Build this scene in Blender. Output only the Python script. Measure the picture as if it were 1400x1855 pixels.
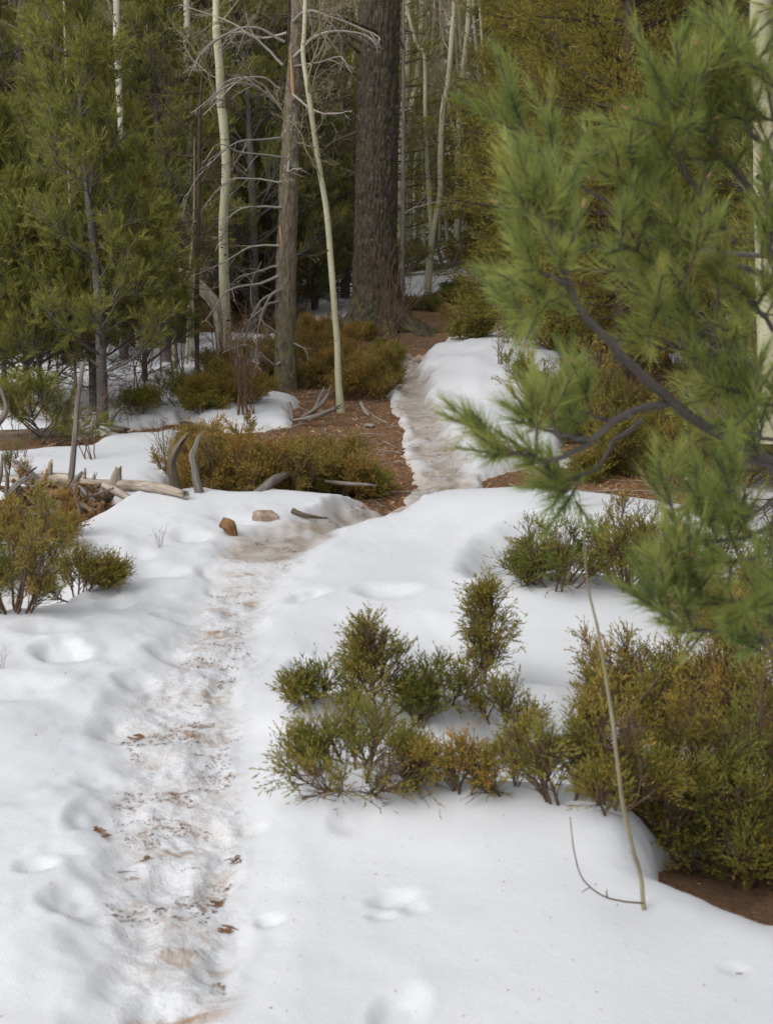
import bpy, math, random
import numpy as np
from mathutils import Vector, Matrix

for o in list(bpy.data.objects): bpy.data.objects.remove(o)
SC = bpy.context.scene
R_ = math.radians

# ------------------------------------------------------------------ camera
FPX, CX, CY, CAMH, PITCH = 2576.0, 700.0, 927.5, 1.6, R_(11.6)
cam_d = bpy.data.cameras.new("camera")
cam = bpy.data.objects.new("camera", cam_d)
SC.collection.objects.link(cam)
cam.location = (0, 0, CAMH)
cam.rotation_euler = (R_(90) - PITCH, 0, 0)
cam_d.sensor_fit = 'VERTICAL'
cam_d.sensor_height = 36.0
cam_d.lens = 36.0 * FPX / 1855.0
cam_d.clip_start = 0.05
cam_d.clip_end = 900
cam_d.dof.use_dof = True
cam_d.dof.focus_distance = 13.0
cam_d.dof.aperture_fstop = 7.5
SC.camera = cam

# ------------------------------------------------------------------ light
world = bpy.data.worlds.new("World"); SC.world = world
world.use_nodes = True
wn, wl = world.node_tree.nodes, world.node_tree.links
wn.clear()
sky = wn.new('ShaderNodeTexSky'); sky.sky_type = 'NISHITA'; sky.sun_disc = False
SUN_EL, SUN_AZ = R_(46), R_(225)
sky.sun_elevation = SUN_EL; sky.sun_rotation = SUN_AZ
sky.air_density = 1.0; sky.dust_density = 4.0; sky.ozone_density = 1.0
hsv = wn.new('ShaderNodeHueSaturation'); hsv.inputs['Saturation'].default_value = 0.14
wbg = wn.new('ShaderNodeBackground'); wbg.inputs['Strength'].default_value = 0.15
wout = wn.new('ShaderNodeOutputWorld')
wl.new(sky.outputs[0], hsv.inputs['Color']); wl.new(hsv.outputs[0], wbg.inputs[0]); wl.new(wbg.outputs[0], wout.inputs[0])
sun_d = bpy.data.lights.new("sun", 'SUN'); sun_d.energy = 0.5; sun_d.angle = R_(100); sun_d.color = (1.0, 0.95, 0.88)
sun = bpy.data.objects.new("sun", sun_d); SC.collection.objects.link(sun)
_sd = Vector((math.sin(SUN_AZ) * math.cos(SUN_EL), math.cos(SUN_AZ) * math.cos(SUN_EL), math.sin(SUN_EL)))
sun.rotation_euler = _sd.to_track_quat('Z', 'Y').to_euler()
SC.view_settings.view_transform = 'Standard'
try: SC.view_settings.look = 'None'
except Exception: pass
SC.view_settings.gamma = 1.0
SC.view_settings.use_curve_mapping = False
SC.view_settings.exposure = 0.52
SC.cycles.max_bounces = 6
SC.cycles.diffuse_bounces = 4
SC.cycles.use_denoising = True; SC.cycles.denoising_prefilter = 'NONE'
SC.cycles.pixel_filter_type = 'BLACKMAN_HARRIS'; SC.cycles.filter_width = 1.6

rng = np.random.default_rng(7)

# ------------------------------------------------------------------ noise
def _hash(ix, iy, iz, seed):
    h = (ix.astype(np.int64) * 374761393 + iy.astype(np.int64) * 668265263 + iz.astype(np.int64) * 1274126177 + seed * 974634777) & 0xffffffff
    h = ((h ^ (h >> 13)) * 1274126177) & 0xffffffff
    h = ((h ^ (h >> 16)) * 2246822519) & 0xffffffff
    return ((h ^ (h >> 15)) & 0xffff) / 65535.0
def vnoise(x, y, z=None, seed=0):
    x = np.asarray(x, float); y = np.asarray(y, float)
    ix = np.floor(x); iy = np.floor(y); fx = x - ix; fy = y - iy
    fx = fx * fx * fx * (fx * (fx * 6 - 15) + 10); fy = fy * fy * fy * (fy * (fy * 6 - 15) + 10)
    if z is None:
        o = np.zeros_like(ix)
        a = _hash(ix, iy, o, seed); b = _hash(ix + 1, iy, o, seed); c = _hash(ix, iy + 1, o, seed); d = _hash(ix + 1, iy + 1, o, seed)
        return ((a * (1 - fx) + b * fx) * (1 - fy) + (c * (1 - fx) + d * fx) * fy) * 2 - 1
    z = np.asarray(z, float); iz = np.floor(z); fz = z - iz; fz = fz * fz * (3 - 2 * fz)
    r = 0
    for dz in (0, 1):
        a = _hash(ix, iy, iz + dz, seed); b = _hash(ix + 1, iy, iz + dz, seed); c = _hash(ix, iy + 1, iz + dz, seed); d = _hash(ix + 1, iy + 1, iz + dz, seed)
        r = r + ((a * (1 - fx) + b * fx) * (1 - fy) + (c * (1 - fx) + d * fx) * fy) * (fz if dz else 1 - fz)
    return r * 2 - 1
def fbm(x, y, s, oct=4, seed=0, z=None):
    r = 0; a = 0.55; x = x / s; y = y / s
    if z is not None: z = z / s
    for k in range(oct):
        r = r + a * vnoise(x + 17.3 * k, y - 9.1 * k, z, seed + k); a *= .5; x = x * 2.03; y = y * 2.03
        if z is not None: z = z * 2.03
    return r
def sstep(a, b, x):
    t = np.clip((x - a) / (b - a), 0, 1); return t * t * (3 - 2 * t)
def nrm(v): return v / np.maximum(np.linalg.norm(v, axis=-1, keepdims=True), 1e-9)

# ------------------------------------------------------------------ terrain
cp, sp = math.cos(PITCH), math.sin(PITCH)
def ray(px, py):
    a = (px - CX) / FPX; b = (CY - py) / FPX
    return np.array([a, cp + b * sp, -sp + b * cp])
def P3(px, py, d):
    """world point seen at photo pixel (px, py), d metres in front"""
    r = ray(px, py); r = r / r[1]
    return np.array([r[0] * d, d, CAMH + r[2] * d])
def base_g(x, y):
    sp1 = lambda t, k: np.logaddexp(0, t / k) * k
    return 0.034 * sp1(y - 17, 2.0) + 0.10 * sp1(y - 44, 4.0)
_Y = np.concatenate([np.linspace(1.2, 30, 2500), np.linspace(30.02, 110, 900)])
def march(px, py, fn):
    r = ray(px, py); r = r / r[1]
    X = r[0] * _Y; Z = CAMH + r[2] * _Y
    d = Z - fn(X, _Y)
    i = np.argmax(d < 0)
    if not (d < 0).any(): i = len(_Y) - 1
    y = _Y[i]; return np.array([r[0] * y, y])
def gflat(px, py): return march(px, py, base_g)
def gpts(l): return np.array([gflat(a, b) for a, b in l])

def seg_dist(x, y, A, B):
    ax, ay = A; bx, by = B; dx, dy = bx - ax, by - ay
    t = np.clip(((x - ax) * dx + (y - ay) * dy) / (dx * dx + dy * dy + 1e-12), 0, 1)
    return np.hypot(x - ax - t * dx, y - ay - t * dy), t, (x - ax) * dy - (y - ay) * dx
def poly_sd(x, y, P):
    """signed distance, negative inside"""
    x = np.asarray(x, float); y = np.asarray(y, float)
    m = np.full(x.shape, 1e9); ins = np.zeros(x.shape, bool); n = len(P)
    for i in range(n):
        A, B = P[i], P[(i + 1) % n]
        d, _, _ = seg_dist(x, y, A, B); m = np.minimum(m, d)
        c = ((A[1] > y) != (B[1] > y)) & (x < (B[0] - A[0]) * (y - A[1]) / (B[1] - A[1] + 1e-12) + A[0])
        ins ^= c
    return np.where(ins, -m, m)
def line_dist(x, y, P, W):
    m = np.full(np.shape(x), 1e9); w = np.zeros(np.shape(x)); s = np.zeros(np.shape(x))
    for i in range(len(P) - 1):
        d, t, sg = seg_dist(x, y, P[i], P[i + 1])
        k = d < m; m = np.where(k, d, m); w = np.where(k, W[i] + (W[i + 1] - W[i]) * t, w); s = np.where(k, np.sign(sg), s)
    return m, w, s     # s > 0 : right of the path

TRAIL = gpts([(310, 2300), (318, 1855), (312, 1700), (305, 1560), (312, 1440), (335, 1320), (365, 1220), (410, 1110), (455, 1030), (500, 985)])
TRAIL_W = [.165, .172, .19, .23, .235, .215, .20, .20, .20, .22]
ICE = gpts([(480, 1000), (560, 962), (660, 932), (745, 905), (805, 872), (808, 840), (785, 790), (757, 740), (738, 700), (738, 660), (752, 640)])
ICE_W = [.20, .18, .16, .15, .17, .17, .15, .15, .17, .20, .16]
FARP = gpts([(752, 645), (775, 628), (800, 605), (815, 580), (835, 556), (875, 536), (930, 528)])
FAR_W = [.30, .34, .42, .5, .5, .45, .45]

_r = random.Random(5); BOOT = []
for _k in range(64):   # overlapping boot prints trodden into the trail
    _t = _r.uniform(.3, len(TRAIL) - 1.01); _i = int(_t); _c = TRAIL[_i] * (1 - _t + _i) + TRAIL[_i + 1] * (_t - _i); _w = TRAIL_W[_i]
    BOOT.append((_c[0] + _r.uniform(-.75, .75) * _w, _c[1], .045, .115, _r.uniform(-.45, .25), _r.uniform(.008, .020)))
BARE = [   # bare earth, in photo pixels
    [(300, 905), (322, 800), (330, 752), (420, 772), (520, 764), (545, 700), (520, 640), (540, 590), (640, 585), (735, 590), (735, 545), (780, 535), (880, 500), (960, 520), (880, 560), (850, 600), (812, 632), (772, 650), (705, 655), (690, 690), (720, 740), (735, 800), (760, 850), (730, 893), (705, 905), (640, 897), (560, 893), (480, 880), (430, 905), (400, 890)],
    [(195, 775), (260, 765), (330, 755), (345, 764), (270, 778), (200, 785), (150, 812), (0, 818), (-100, 815), (-100, 770), (60, 775)],
    [(850, 880), (872, 850), (960, 828), (1100, 830), (1300, 860), (1300, 915), (1085, 908), (960, 898), (870, 897)],
    [(-60, 960), (-40, 885), (60, 878), (180, 880), (215, 895), (200, 920), (140, 950), (60, 975)],
    [(-80, 1120), (-60, 1030), (80, 1040), (95, 1085), (40, 1105)],
    [(1190, 1500), (1260, 1440), (1600, 1400), (1700, 1680), (1400, 1640), (1250, 1595), (1200, 1578)],
    [(1050, 1030), (1200, 1000), (1500, 1000), (1500, 1180), (1250, 1120), (1150, 1055)],
    [(480, 700), (500, 660), (620, 650), (660, 700), (640, 760), (590, 748), (545, 724)],
    [(1010, 810), (1060, 730), (1130, 660), (1500, 640), (1500, 860), (1100, 840)],
]
BARE = [gpts(p) for p in BARE]
HOLLOW = [  # snow wells round the junipers: outline, depth, wall width
    ([(545, 1390), (560, 1330), (640, 1290), (760, 1290), (860, 1270), (1000, 1270), (1200, 1240), (1500, 1250), (1600, 1660), (1400, 1625), (1250, 1590), (1195, 1565), (1140, 1500), (1050, 1462), (960, 1445), (860, 1440), (780, 1428), (700, 1415), (620, 1420), (590, 1428)], .11, .22),
    ([(840, 1035), (880, 985), (960, 960), (1100, 960), (1400, 960), (1400, 1150), (1250, 1105), (1150, 1072), (1040, 1060), (930, 1068), (860, 1066)], .16, .28),
    ([(545, 1262), (600, 1225), (615, 1262), (575, 1290)], .07, .10),
    ([(850, 1245), (870, 1205), (905, 1210), (905, 1246), (880, 1255)], .06, .08),
    ([(160, 1050), (170, 1000), (205, 1000), (215, 1040), (185, 1058)], .13, .10),
    ([(-100, 1125), (-100, 1010), (90, 1000), (190, 1040), (180, 1066), (90, 1085), (60, 1108), (-20, 1135)], .12, .12),
]
HOLLOW = [(gpts(p), d, w) for p, d, w in HOLLOW]
MOUND = [   # px, py, radius across, radius along, height
    (330, 925, .55, .70, .075), (230, 985, .6, .5, .05), (860, 935, 1.1, .60, .085), (1020, 925, .6, .45, .05),
    (1010, 1085, .6, .40, .07), (640, 1440, .25, .22, .05), (1130, 1500, .22, .20, .05), (900, 1480, .5, .3, .04),
    (60, 1160, .5, .5, .06), (180, 820, 1.2, .8, .05), (460, 745, .8, .5, .08), (560, 915, .5, .25, .03),
    (800, 1330, .20, .22, .12), (560, 1300, .22, .2, .05), (920, 1275, .3, .15, .07),
    (930, 700, 1.15, 2.3, .29), (985, 640, 1.6, 2.5, .22), (870, 800, .35, .9, .06), (350, 690, 1.5, 1.0, .12), (60, 740, 1.5, 1.5, .05),
    (1100, 590, 2.5, 3.0, .25), (790, 455, 3, 4, .25), (770, 520, 1.2, 1.3, .1),
    (230, 1300, .15, .22, -.02), (70, 1330, .4, .3, .04), (40, 1700, .3, .3, .03), (110, 1480, .2, .25, .03),
]
MOUND = [(*gflat(a, b), r1, r2, h) for a, b, r1, r2, h in MOUND]
PRINT = [   # footprints and pock marks: px, py, half width, half length, angle (0 = away), depth
    (715, 1632, .062, .038, 20, .030), (690, 1662, .03, .02, 0, .016), (748, 1650, .03, .035, 30, .014),
    (640, 1505, .055, .07, -35, .024), (664, 1478, .035, .03, 0, .012), (488, 1660, .032, .022, 0, .022), (722, 1835, .05, .09, -20, .030),
    (555, 1085, .06, .11, -35, .035), (700, 1077, .13, .11, 0, .04), (545, 1205, .06, .12, 0, .032), (112, 1205, .09, .10, 10, .06), (85, 1170, .11, .10, 0, .03),
    (205, 1100, .07, .13, 0, .035), (190, 1080, .06, .08, 0, .03), (65, 1580, .05, .04, 0, .035), (280, 1040, .14, .10, 0, .05), (345, 985, .10, .10, 0, .04),
    (390, 1035, .09, .12, 0, .04), (320, 1120, .09, .08, 0, .04), (125, 1650, .055, .075, 0, .045), (150, 1670, .07, .04, 0, .03), (105, 1560, .05, .04, 0, .02), (225, 1320, .09, .10, -20, .035),
    (160, 1490, .05, .10, 0, .04), (185, 1420, .07, .06, 0, .03), (245, 1240, .07, .10, 0, .035), (300, 1185, .08, .07, 0, .03), (760, 1150, .18, .22, 0, .03), (1330, 1765, .035, .02, 0, .008),
    (870, 690, .16, .25, 0, .05), (900, 640, .2, .3, 0, .05), (840, 735, .1, .2, 0, .04), (930, 740, .15, .25, 0, .04), (860, 770, .08, .15, 0, .03), (800, 700, .08, .15, 0, .03),
    (235, 1015, .12, .12, 0, .04), (215, 1025, .05, .05, 0, .02), (420, 960, .12, .08, 0, .03), (20, 1270, .2, .12, 0, .03), (455, 1500, .04, .05, 0, .02),
]
PRINT = [(*gflat(a, b), w, l, R_(an), d) for a, b, w, l, an, d in PRINT]

SNOWP = [(*gflat(a, b), r1, r2) for a, b, r1, r2 in [(760, 516, .9, 3.), (800, 500, .8, 3.), (810, 458, 1.6, 6.), (590, 520, .8, 3), (980, 455, 2, 5), (640, 490, 1.2, 5)]]
def terrain(x, y):
    """heights of the earth and of the snow, and the masks"""
    x = np.asarray(x, float); y = np.asarray(y, float)
    g = base_g(x, y)
    near = sstep(30, 12, y)
    dirt = g - .085 + fbm(x, y, .9, 4, 5) * .05 + fbm(x, y, .10, 3, 6) * .012 * near + sstep(18, 40, y) * fbm(x, y, 5, 3, 9) * .5
    dirt = dirt + .055 * np.exp(-((x + .45) / .6) ** 2 - ((y - 7.3) / .8) ** 2)
    s0 = g + fbm(x, y, 1.6, 3, 1) * .035 + fbm(x, y, .45, 3, 2) * .010
    for mx, my, r1, r2, h in MOUND:
        e = np.exp(-((x - mx) / r1) ** 2 - ((y - my) / r2) ** 2)
        s0 = s0 + h * e; dirt = dirt + .6 * h * e * (h < .3) * (my > 10)
    # lumpier, wind-worn snow left of the trail and on the far bank
    td, tw, ts = line_dist(x, y, TRAIL, TRAIL_W)
    lump = sstep(.9, .1, td - tw) * sstep(10, 8.5, y)
    leftm = .35 + .65 * sstep(.15, -.15, ts * td)
    wx = x + .05 * fbm(x, y, .3, 2, 40); wy = y + .08 * fbm(x, y, .3, 2, 41)
    s0 = s0 + lump * leftm * (.026 * fbm(wx, wy * .8, .34, 3, 12) + .006 * fbm(wx, wy, .08, 2, 13))
    bank = np.exp(-((x - 1.3) / 1.3) ** 2) * sstep(9, 10.5, y) * sstep(24, 18, y)
    s0 = s0 + bank * (.055 * fbm(x + .3 * y, y * .45, .55, 3, 21) + .02 * fbm(x, y * .7, .16, 2, 23))
    # trodden trail
    edge = tw * (1 + .38 * fbm(x, y, .40, 3, 31) + .10 * fbm(x, y, .09, 2, 32)) - td
    tr = np.where(ts < 0, sstep(-.07, .07, edge), sstep(-.13, .10, edge))
    inner = sstep(-.02, .13, edge)
    rough = .014 * fbm(x * .8, y * 1.15, .17, 3, 33) + .008 * np.abs(fbm(x * .7, y * 1.5, .055, 2, 35)) + .006 * fbm(x, y, .03, 2, 36)
    s0 = s0 - tr * (.030 + .010 * fbm(x, y, .35, 2, 91)) + inner * rough * 1.1
    for mx, my, w, l, an, d in PRINT + BOOT:
        rr_ = 2.4 * max(w, l); q_ = (np.abs(x - mx) < rr_) & (np.abs(y - my) < rr_)
        if not q_.any(): continue
        xq, yq = x[q_], y[q_]; dx, dy = xq - mx, yq - my; c, s = math.cos(an), math.sin(an)
        u = (dx * c + dy * s) / w; v = (-dx * s + dy * c) / l
        r = np.sqrt(u * u + v * v) + .18 * fbm(xq, yq, .06 if w < .1 else .12, 2, 44)
        s0[q_] += -d * (.8 if my > 4.4 else .6) * sstep(1.35, .35, r) + d * .04 * np.exp(-((r - 1.45) / .25) ** 2)
    for P, dep, w in HOLLOW:
        sd = poly_sd(x, y, P) + .03 * fbm(x, y, .15, 2, 51)
        s0 = s0 - dep * sstep(w * .25, -w, sd) + .012 * np.exp(-((sd - .06) / .07) ** 2)
        dirt = dirt - dep * .8 * sstep(.1, -w * 1.5, sd)
    # bare ground
    prof = np.ones_like(x); jag = .07 * fbm(x, y, .5, 3, 61) + .035 * fbm(x, y, .12, 2, 62)
    for P in BARE:
        sd = poly_sd(x, y, P) + jag * np.clip(y / 9, .4, 2.2)
        q = np.clip(sd / (.20 + .35 * np.exp(-((x + .35) / .5) ** 2 - ((y - 7.6) / .9) ** 2) + .40 * np.exp(-((x - 1.0) / .8) ** 2 - ((y - 9.6) / 1.8) ** 2)), 0, 1)
        p = np.where(sd > 0, np.sqrt(np.maximum(1 - (1 - q) ** 2, 0)), np.maximum(sd * 3, -1))
        prof = np.minimum(prof, p)
    # melt-softened edge beside the trail bend
    # patchy melt in the far wood
    far = sstep(17, 22, y) + sstep(11.5, 15, y) * sstep(-.09, -.20, (x / np.maximum(y, 1))) * .55
    patch = fbm(x, y * .8, 2.2, 4, 71) * 2.4 + .40
    for mx, my, r1, r2 in SNOWP: patch = patch + 4 * np.exp(-((x - mx) / r1) ** 2 - ((y - my) / r2) ** 2)
    prof = np.minimum(prof, np.clip(1 - np.clip(far, 0, 1) * (1 - np.clip(patch, -1, 1)), -1, 1))
    fd, fw, _ = line_dist(x, y, FARP, FAR_W)
    farpath = sstep(.15, -.15, fd - fw - .25 * fbm(x, y, .8, 2, 77))
    prof = np.where(farpath > .3, np.minimum(prof, .3 - farpath), prof)
    dirt = dirt - .05 * farpath
    snow = dirt + (s0 - dirt) * prof
    # packed ice on the upper trail
    idd, iw, isd = line_dist(x, y, ICE, ICE_W)
    snow = np.where(prof > .6, np.maximum(snow, dirt + .03), snow)
    ice = sstep(.08, -.10, idd - iw - .12 * fbm(x, y, .45, 3, 81) - .05 * fbm(x, y, .09, 2, 87))
    icez = dirt + .002 + .050 * fbm(x * .55, y * 1.2, .22, 4, 82) + .008 * fbm(x, y, .04, 2, 84)
    snow = snow * (1 - ice) + np.maximum(icez, np.where(prof > .8, dirt + .010, -9)) * ice
    dirt = dirt - .02 * ice
    return dirt, snow, inner * sstep(9, 8, y), ice
def surf(x, y):
    d, s, _, _ = terrain(x, y); return np.maximum(d, s)
def gz(x, y): return float(surf(np.array([x]), np.array([y]))[0])
def hit(px, py):
    p = march(px, py, surf); return np.array([p[0], p[1], gz(p[0], p[1])])
# ------------------------------------------------------------------ mesh helpers
class Geo:
    def __init__(s): s.V = []; s.F = []; s.n = 0; s.M = []; s.A = []; s.UV = []; s.S = []
    def add(s, V, F, mat=0, a=None, uv=None, smooth=True):
        V = np.asarray(V, float).reshape(-1, 3); F = np.asarray(F, int)
        s.V.append(V); s.F.append(F + s.n); s.n += len(V)
        s.M.append(np.full(len(F), mat)); s.S.append(np.full(len(F), smooth))
        s.A.append(np.full(len(V), .5) if a is None else np.asarray(a, float).ravel())
        s.UV.append(np.zeros((len(V), 2)) if uv is None else np.asarray(uv, float).reshape(-1, 2))
        return s
    def merge(s, o, M4, mat_off=0):
        for V, F, M, A, UV, S in zip(o.V, o.F, o.M, o.A, o.UV, o.S):
            s.V.append(V @ M4[:3, :3].T + M4[:3, 3]); s.F.append(F + s.n); s.M.append(M); s.A.append(A); s.UV.append(UV); s.S.append(S)
        s.n += sum(len(v) for v in o.V)
    def mesh(s, name, mats, extra=None, normals=None):
        me = bpy.data.meshes.new(name)
        V = np.concatenate(s.V)
        loops = np.concatenate([f.ravel() for f in s.F]); cnt = np.concatenate([np.full(len(f), f.shape[1]) for f in s.F])
        st = np.concatenate([[0], np.cumsum(cnt)[:-1]])
        me.vertices.add(len(V)); me.vertices.foreach_set('co', V.astype(np.float32).ravel())
        me.loops.add(len(loops)); me.loops.foreach_set('vertex_index', loops.astype(np.int32))
        me.polygons.add(len(cnt)); me.polygons.foreach_set('loop_start', st.astype(np.int32))
        try: me.polygons.foreach_set('loop_total', cnt.astype(np.int32))
        except Exception: pass
        for m in mats: me.materials.append(m)
        me.polygons.foreach_set('material_index', np.concatenate(s.M).astype(np.int32))
        me.polygons.foreach_set('use_smooth', np.concatenate(s.S))
        at = me.attributes.new('v', 'FLOAT', 'POINT'); at.data.foreach_set('value', np.concatenate(s.A).astype(np.float32))
        uv = me.uv_layers.new(name='UVMap'); U = np.concatenate(s.UV)[loops]; uv.data.foreach_set('uv', U.astype(np.float32).ravel())
        for k, arr in (extra or {}).items():
            at = me.attributes.new(k, 'FLOAT', 'POINT'); at.data.foreach_set('value', arr.astype(np.float32).ravel())
        me.update(calc_edges=True)
        if normals is not None: me.normals_split_custom_set_from_vertices(normals.astype(np.float32))
        return me

def link(name, data=None, parent=None, loc=None, rot=None, scale=None):
    o = bpy.data.objects.new(name, data); SC.collection.objects.link(o)
    if parent is not None: o.parent = parent
    if loc is not None: o.location = loc
    if rot is not None: o.rotation_euler = rot
    if scale is not None: o.scale = scale if hasattr(scale, '__len__') else (scale,) * 3
    return o
def tag(o, label=None, cat=None, group=None, kind=None):
    if label: o['label'] = label
    if cat: o['category'] = cat
    if group: o['group'] = group
    if kind: o['kind'] = kind
    return o
def copy_tree(root, loc=None, rotz=None, scale=None):
    r = root.copy(); SC.collection.objects.link(r)
    if loc is not None: r.location = loc
    if rotz is not None: r.rotation_euler = (0, 0, rotz)
    if scale is not None: r.scale = scale if hasattr(scale, '__len__') else (scale,) * 3
    for ch in root.children:
        c = ch.copy(); SC.collection.objects.link(c); c.parent = r
        for g in ch.children:
            d = g.copy(); SC.collection.objects.link(d); d.parent = c
    return r

def grow(P0, D0, L, K, wob, grav, rg, up=None):
    P0 = np.asarray(P0, float); D = nrm(np.asarray(D0, float)); B = len(P0); L = np.broadcast_to(np.asarray(L, float), (B,))
    pts = np.empty((B, K + 1, 3)); dirs = np.empty((B, K + 1, 3)); pts[:, 0] = P0; dirs[:, 0] = D
    grav = np.broadcast_to(np.asarray(grav, float), (B,))
    for k in range(K):
        D = D + rg.normal(size=(B, 3)) * wob; D[:, 2] += grav
        D = nrm(D); pts[:, k + 1] = pts[:, k] + D * (L / K)[:, None]; dirs[:, k + 1] = D
    return pts, dirs
def spawn(pts, dirs, n, t0, t1, a0, a1, rg, flat=0., tilt=0., even=True):
    B, K1, _ = pts.shape; K = K1 - 1
    if even: t = t0 + (t1 - t0) * (np.arange(n)[None] + rg.uniform(0, 1, (B, n))) / n
    else: t = rg.uniform(t0, t1, (B, n))
    f = np.clip(t * K, 0, K - 1e-6); i = f.astype(int); f = (f - i)[..., None]
    bi = np.arange(B)[:, None]
    P = pts[bi, i] * (1 - f) + pts[bi, i + 1] * f; D = dirs[bi, i + 1]
    r = rg.normal(size=D.shape)
    if flat > 0:   # mostly sideways
        side = nrm(np.cross(D, np.array([0, 0, 1.])) + 1e-6) * np.where(rg.random(D.shape[:2]) < .5, 1, -1)[..., None]
        r = nrm(r) * (1 - flat) + side * flat
    r = nrm(r - D * np.sum(r * D, -1, keepdims=True))
    a = rg.uniform(a0, a1, D.shape[:2])[..., None]
    Q = D * np.cos(a) + r * np.sin(a); Q[..., 2] += tilt
    return P.reshape(-1, 3), nrm(Q).reshape(-1, 3), np.repeat(np.arange(B), n), t.ravel()
def tubes(geo, pts, r0, r1, sides=4, mat=0, a=None, power=1.):
    B, K1, _ = pts.shape
    T = np.empty_like(pts); T[:, 1:-1] = pts[:, 2:] - pts[:, :-2]; T[:, 0] = pts[:, 1] - pts[:, 0]; T[:, -1] = pts[:, -1] - pts[:, -2]; T = nrm(T)
    mean = nrm(pts[:, -1] - pts[:, 0] + 1e-9)
    ref = np.where(np.abs(mean[:, 2:3]) > .8, np.array([[1., 0, 0]]), np.array([[0, 0, 1.]]))
    u = np.cross(mean, ref)[:, None, :] + np.zeros_like(pts); u = nrm(u - T * np.sum(u * T, -1, keepdims=True)); w = np.cross(T, u)
    t = np.linspace(0, 1, K1) ** power
    r = np.broadcast_to(np.asarray(r0, float), (B,))[:, None] * (1 - t) + np.broadcast_to(np.asarray(r1, float), (B,))[:, None] * t
    ph = np.arange(sides) / sides * 2 * np.pi
    V = pts[:, :, None] + r[:, :, None, None] * (u[:, :, None] * np.cos(ph)[:, None] + w[:, :, None] * np.sin(ph)[:, None])
    idx = np.arange(B * K1 * sides).reshape(B, K1, sides); nx = np.roll(idx, -1, 2)
    F = np.stack([idx[:, :-1], nx[:, :-1], nx[:, 1:], idx[:, 1:]], -1).reshape(-1, 4)
    A = np.broadcast_to((rng.random(B) if a is None else np.broadcast_to(a, (B,)))[:, None, None], V.shape[:3])
    ln = np.concatenate([np.zeros((B, 1)), np.cumsum(np.linalg.norm(np.diff(pts, axis=1), axis=-1), 1)], 1)
    uv = np.stack([np.broadcast_to(ph / 6.2832, V.shape[:3]), np.broadcast_to(ln[:, :, None], V.shape[:3])], -1)
    geo.add(V, F, mat, A, uv)
def leaves(geo, P, D, L, n, ll, lw, a0, a1, rg, mat=1, tlo=0., thi=1., up=0., va=None, curve=True, vr=.25):
    """n slim pointed leaves round each shoot (P, D, L); wide base angle a1, tip angle a0"""
    B = len(P); L = np.broadcast_to(np.asarray(L, float), (B,))
    t = rg.uniform(tlo, thi, (B, n)); base = P[:, None] + D[:, None] * (L[:, None] * t)[..., None]
    r = rg.normal(size=(B, n, 3)); Dn = D[:, None]; r = nrm(r - Dn * np.sum(r * Dn, -1, keepdims=True))
    a = (a1 + (a0 - a1) * t + rg.normal(size=(B, n)) * .12)[..., None]
    d = Dn * np.cos(a) + r * np.sin(a); d[..., 2] += up; d = nrm(d)
    l = (ll * rg.uniform(.7, 1.15, (B, n)))[..., None]
    w = nrm(np.cross(d, rg.normal(size=(B, n, 3)))) * lw * .5
    V = np.stack([base - w, base + w, base + d * l], 2)
    F = np.arange(B * n * 3).reshape(-1, 3)
    va = rg.random(B) if va is None else va
    A = np.clip(va[:, None] * (1 - vr) + rg.random((B, n)) * vr, 0, 1)[..., None] + np.zeros(3)
    geo.add(V, F, mat, A, smooth=False)

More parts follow.
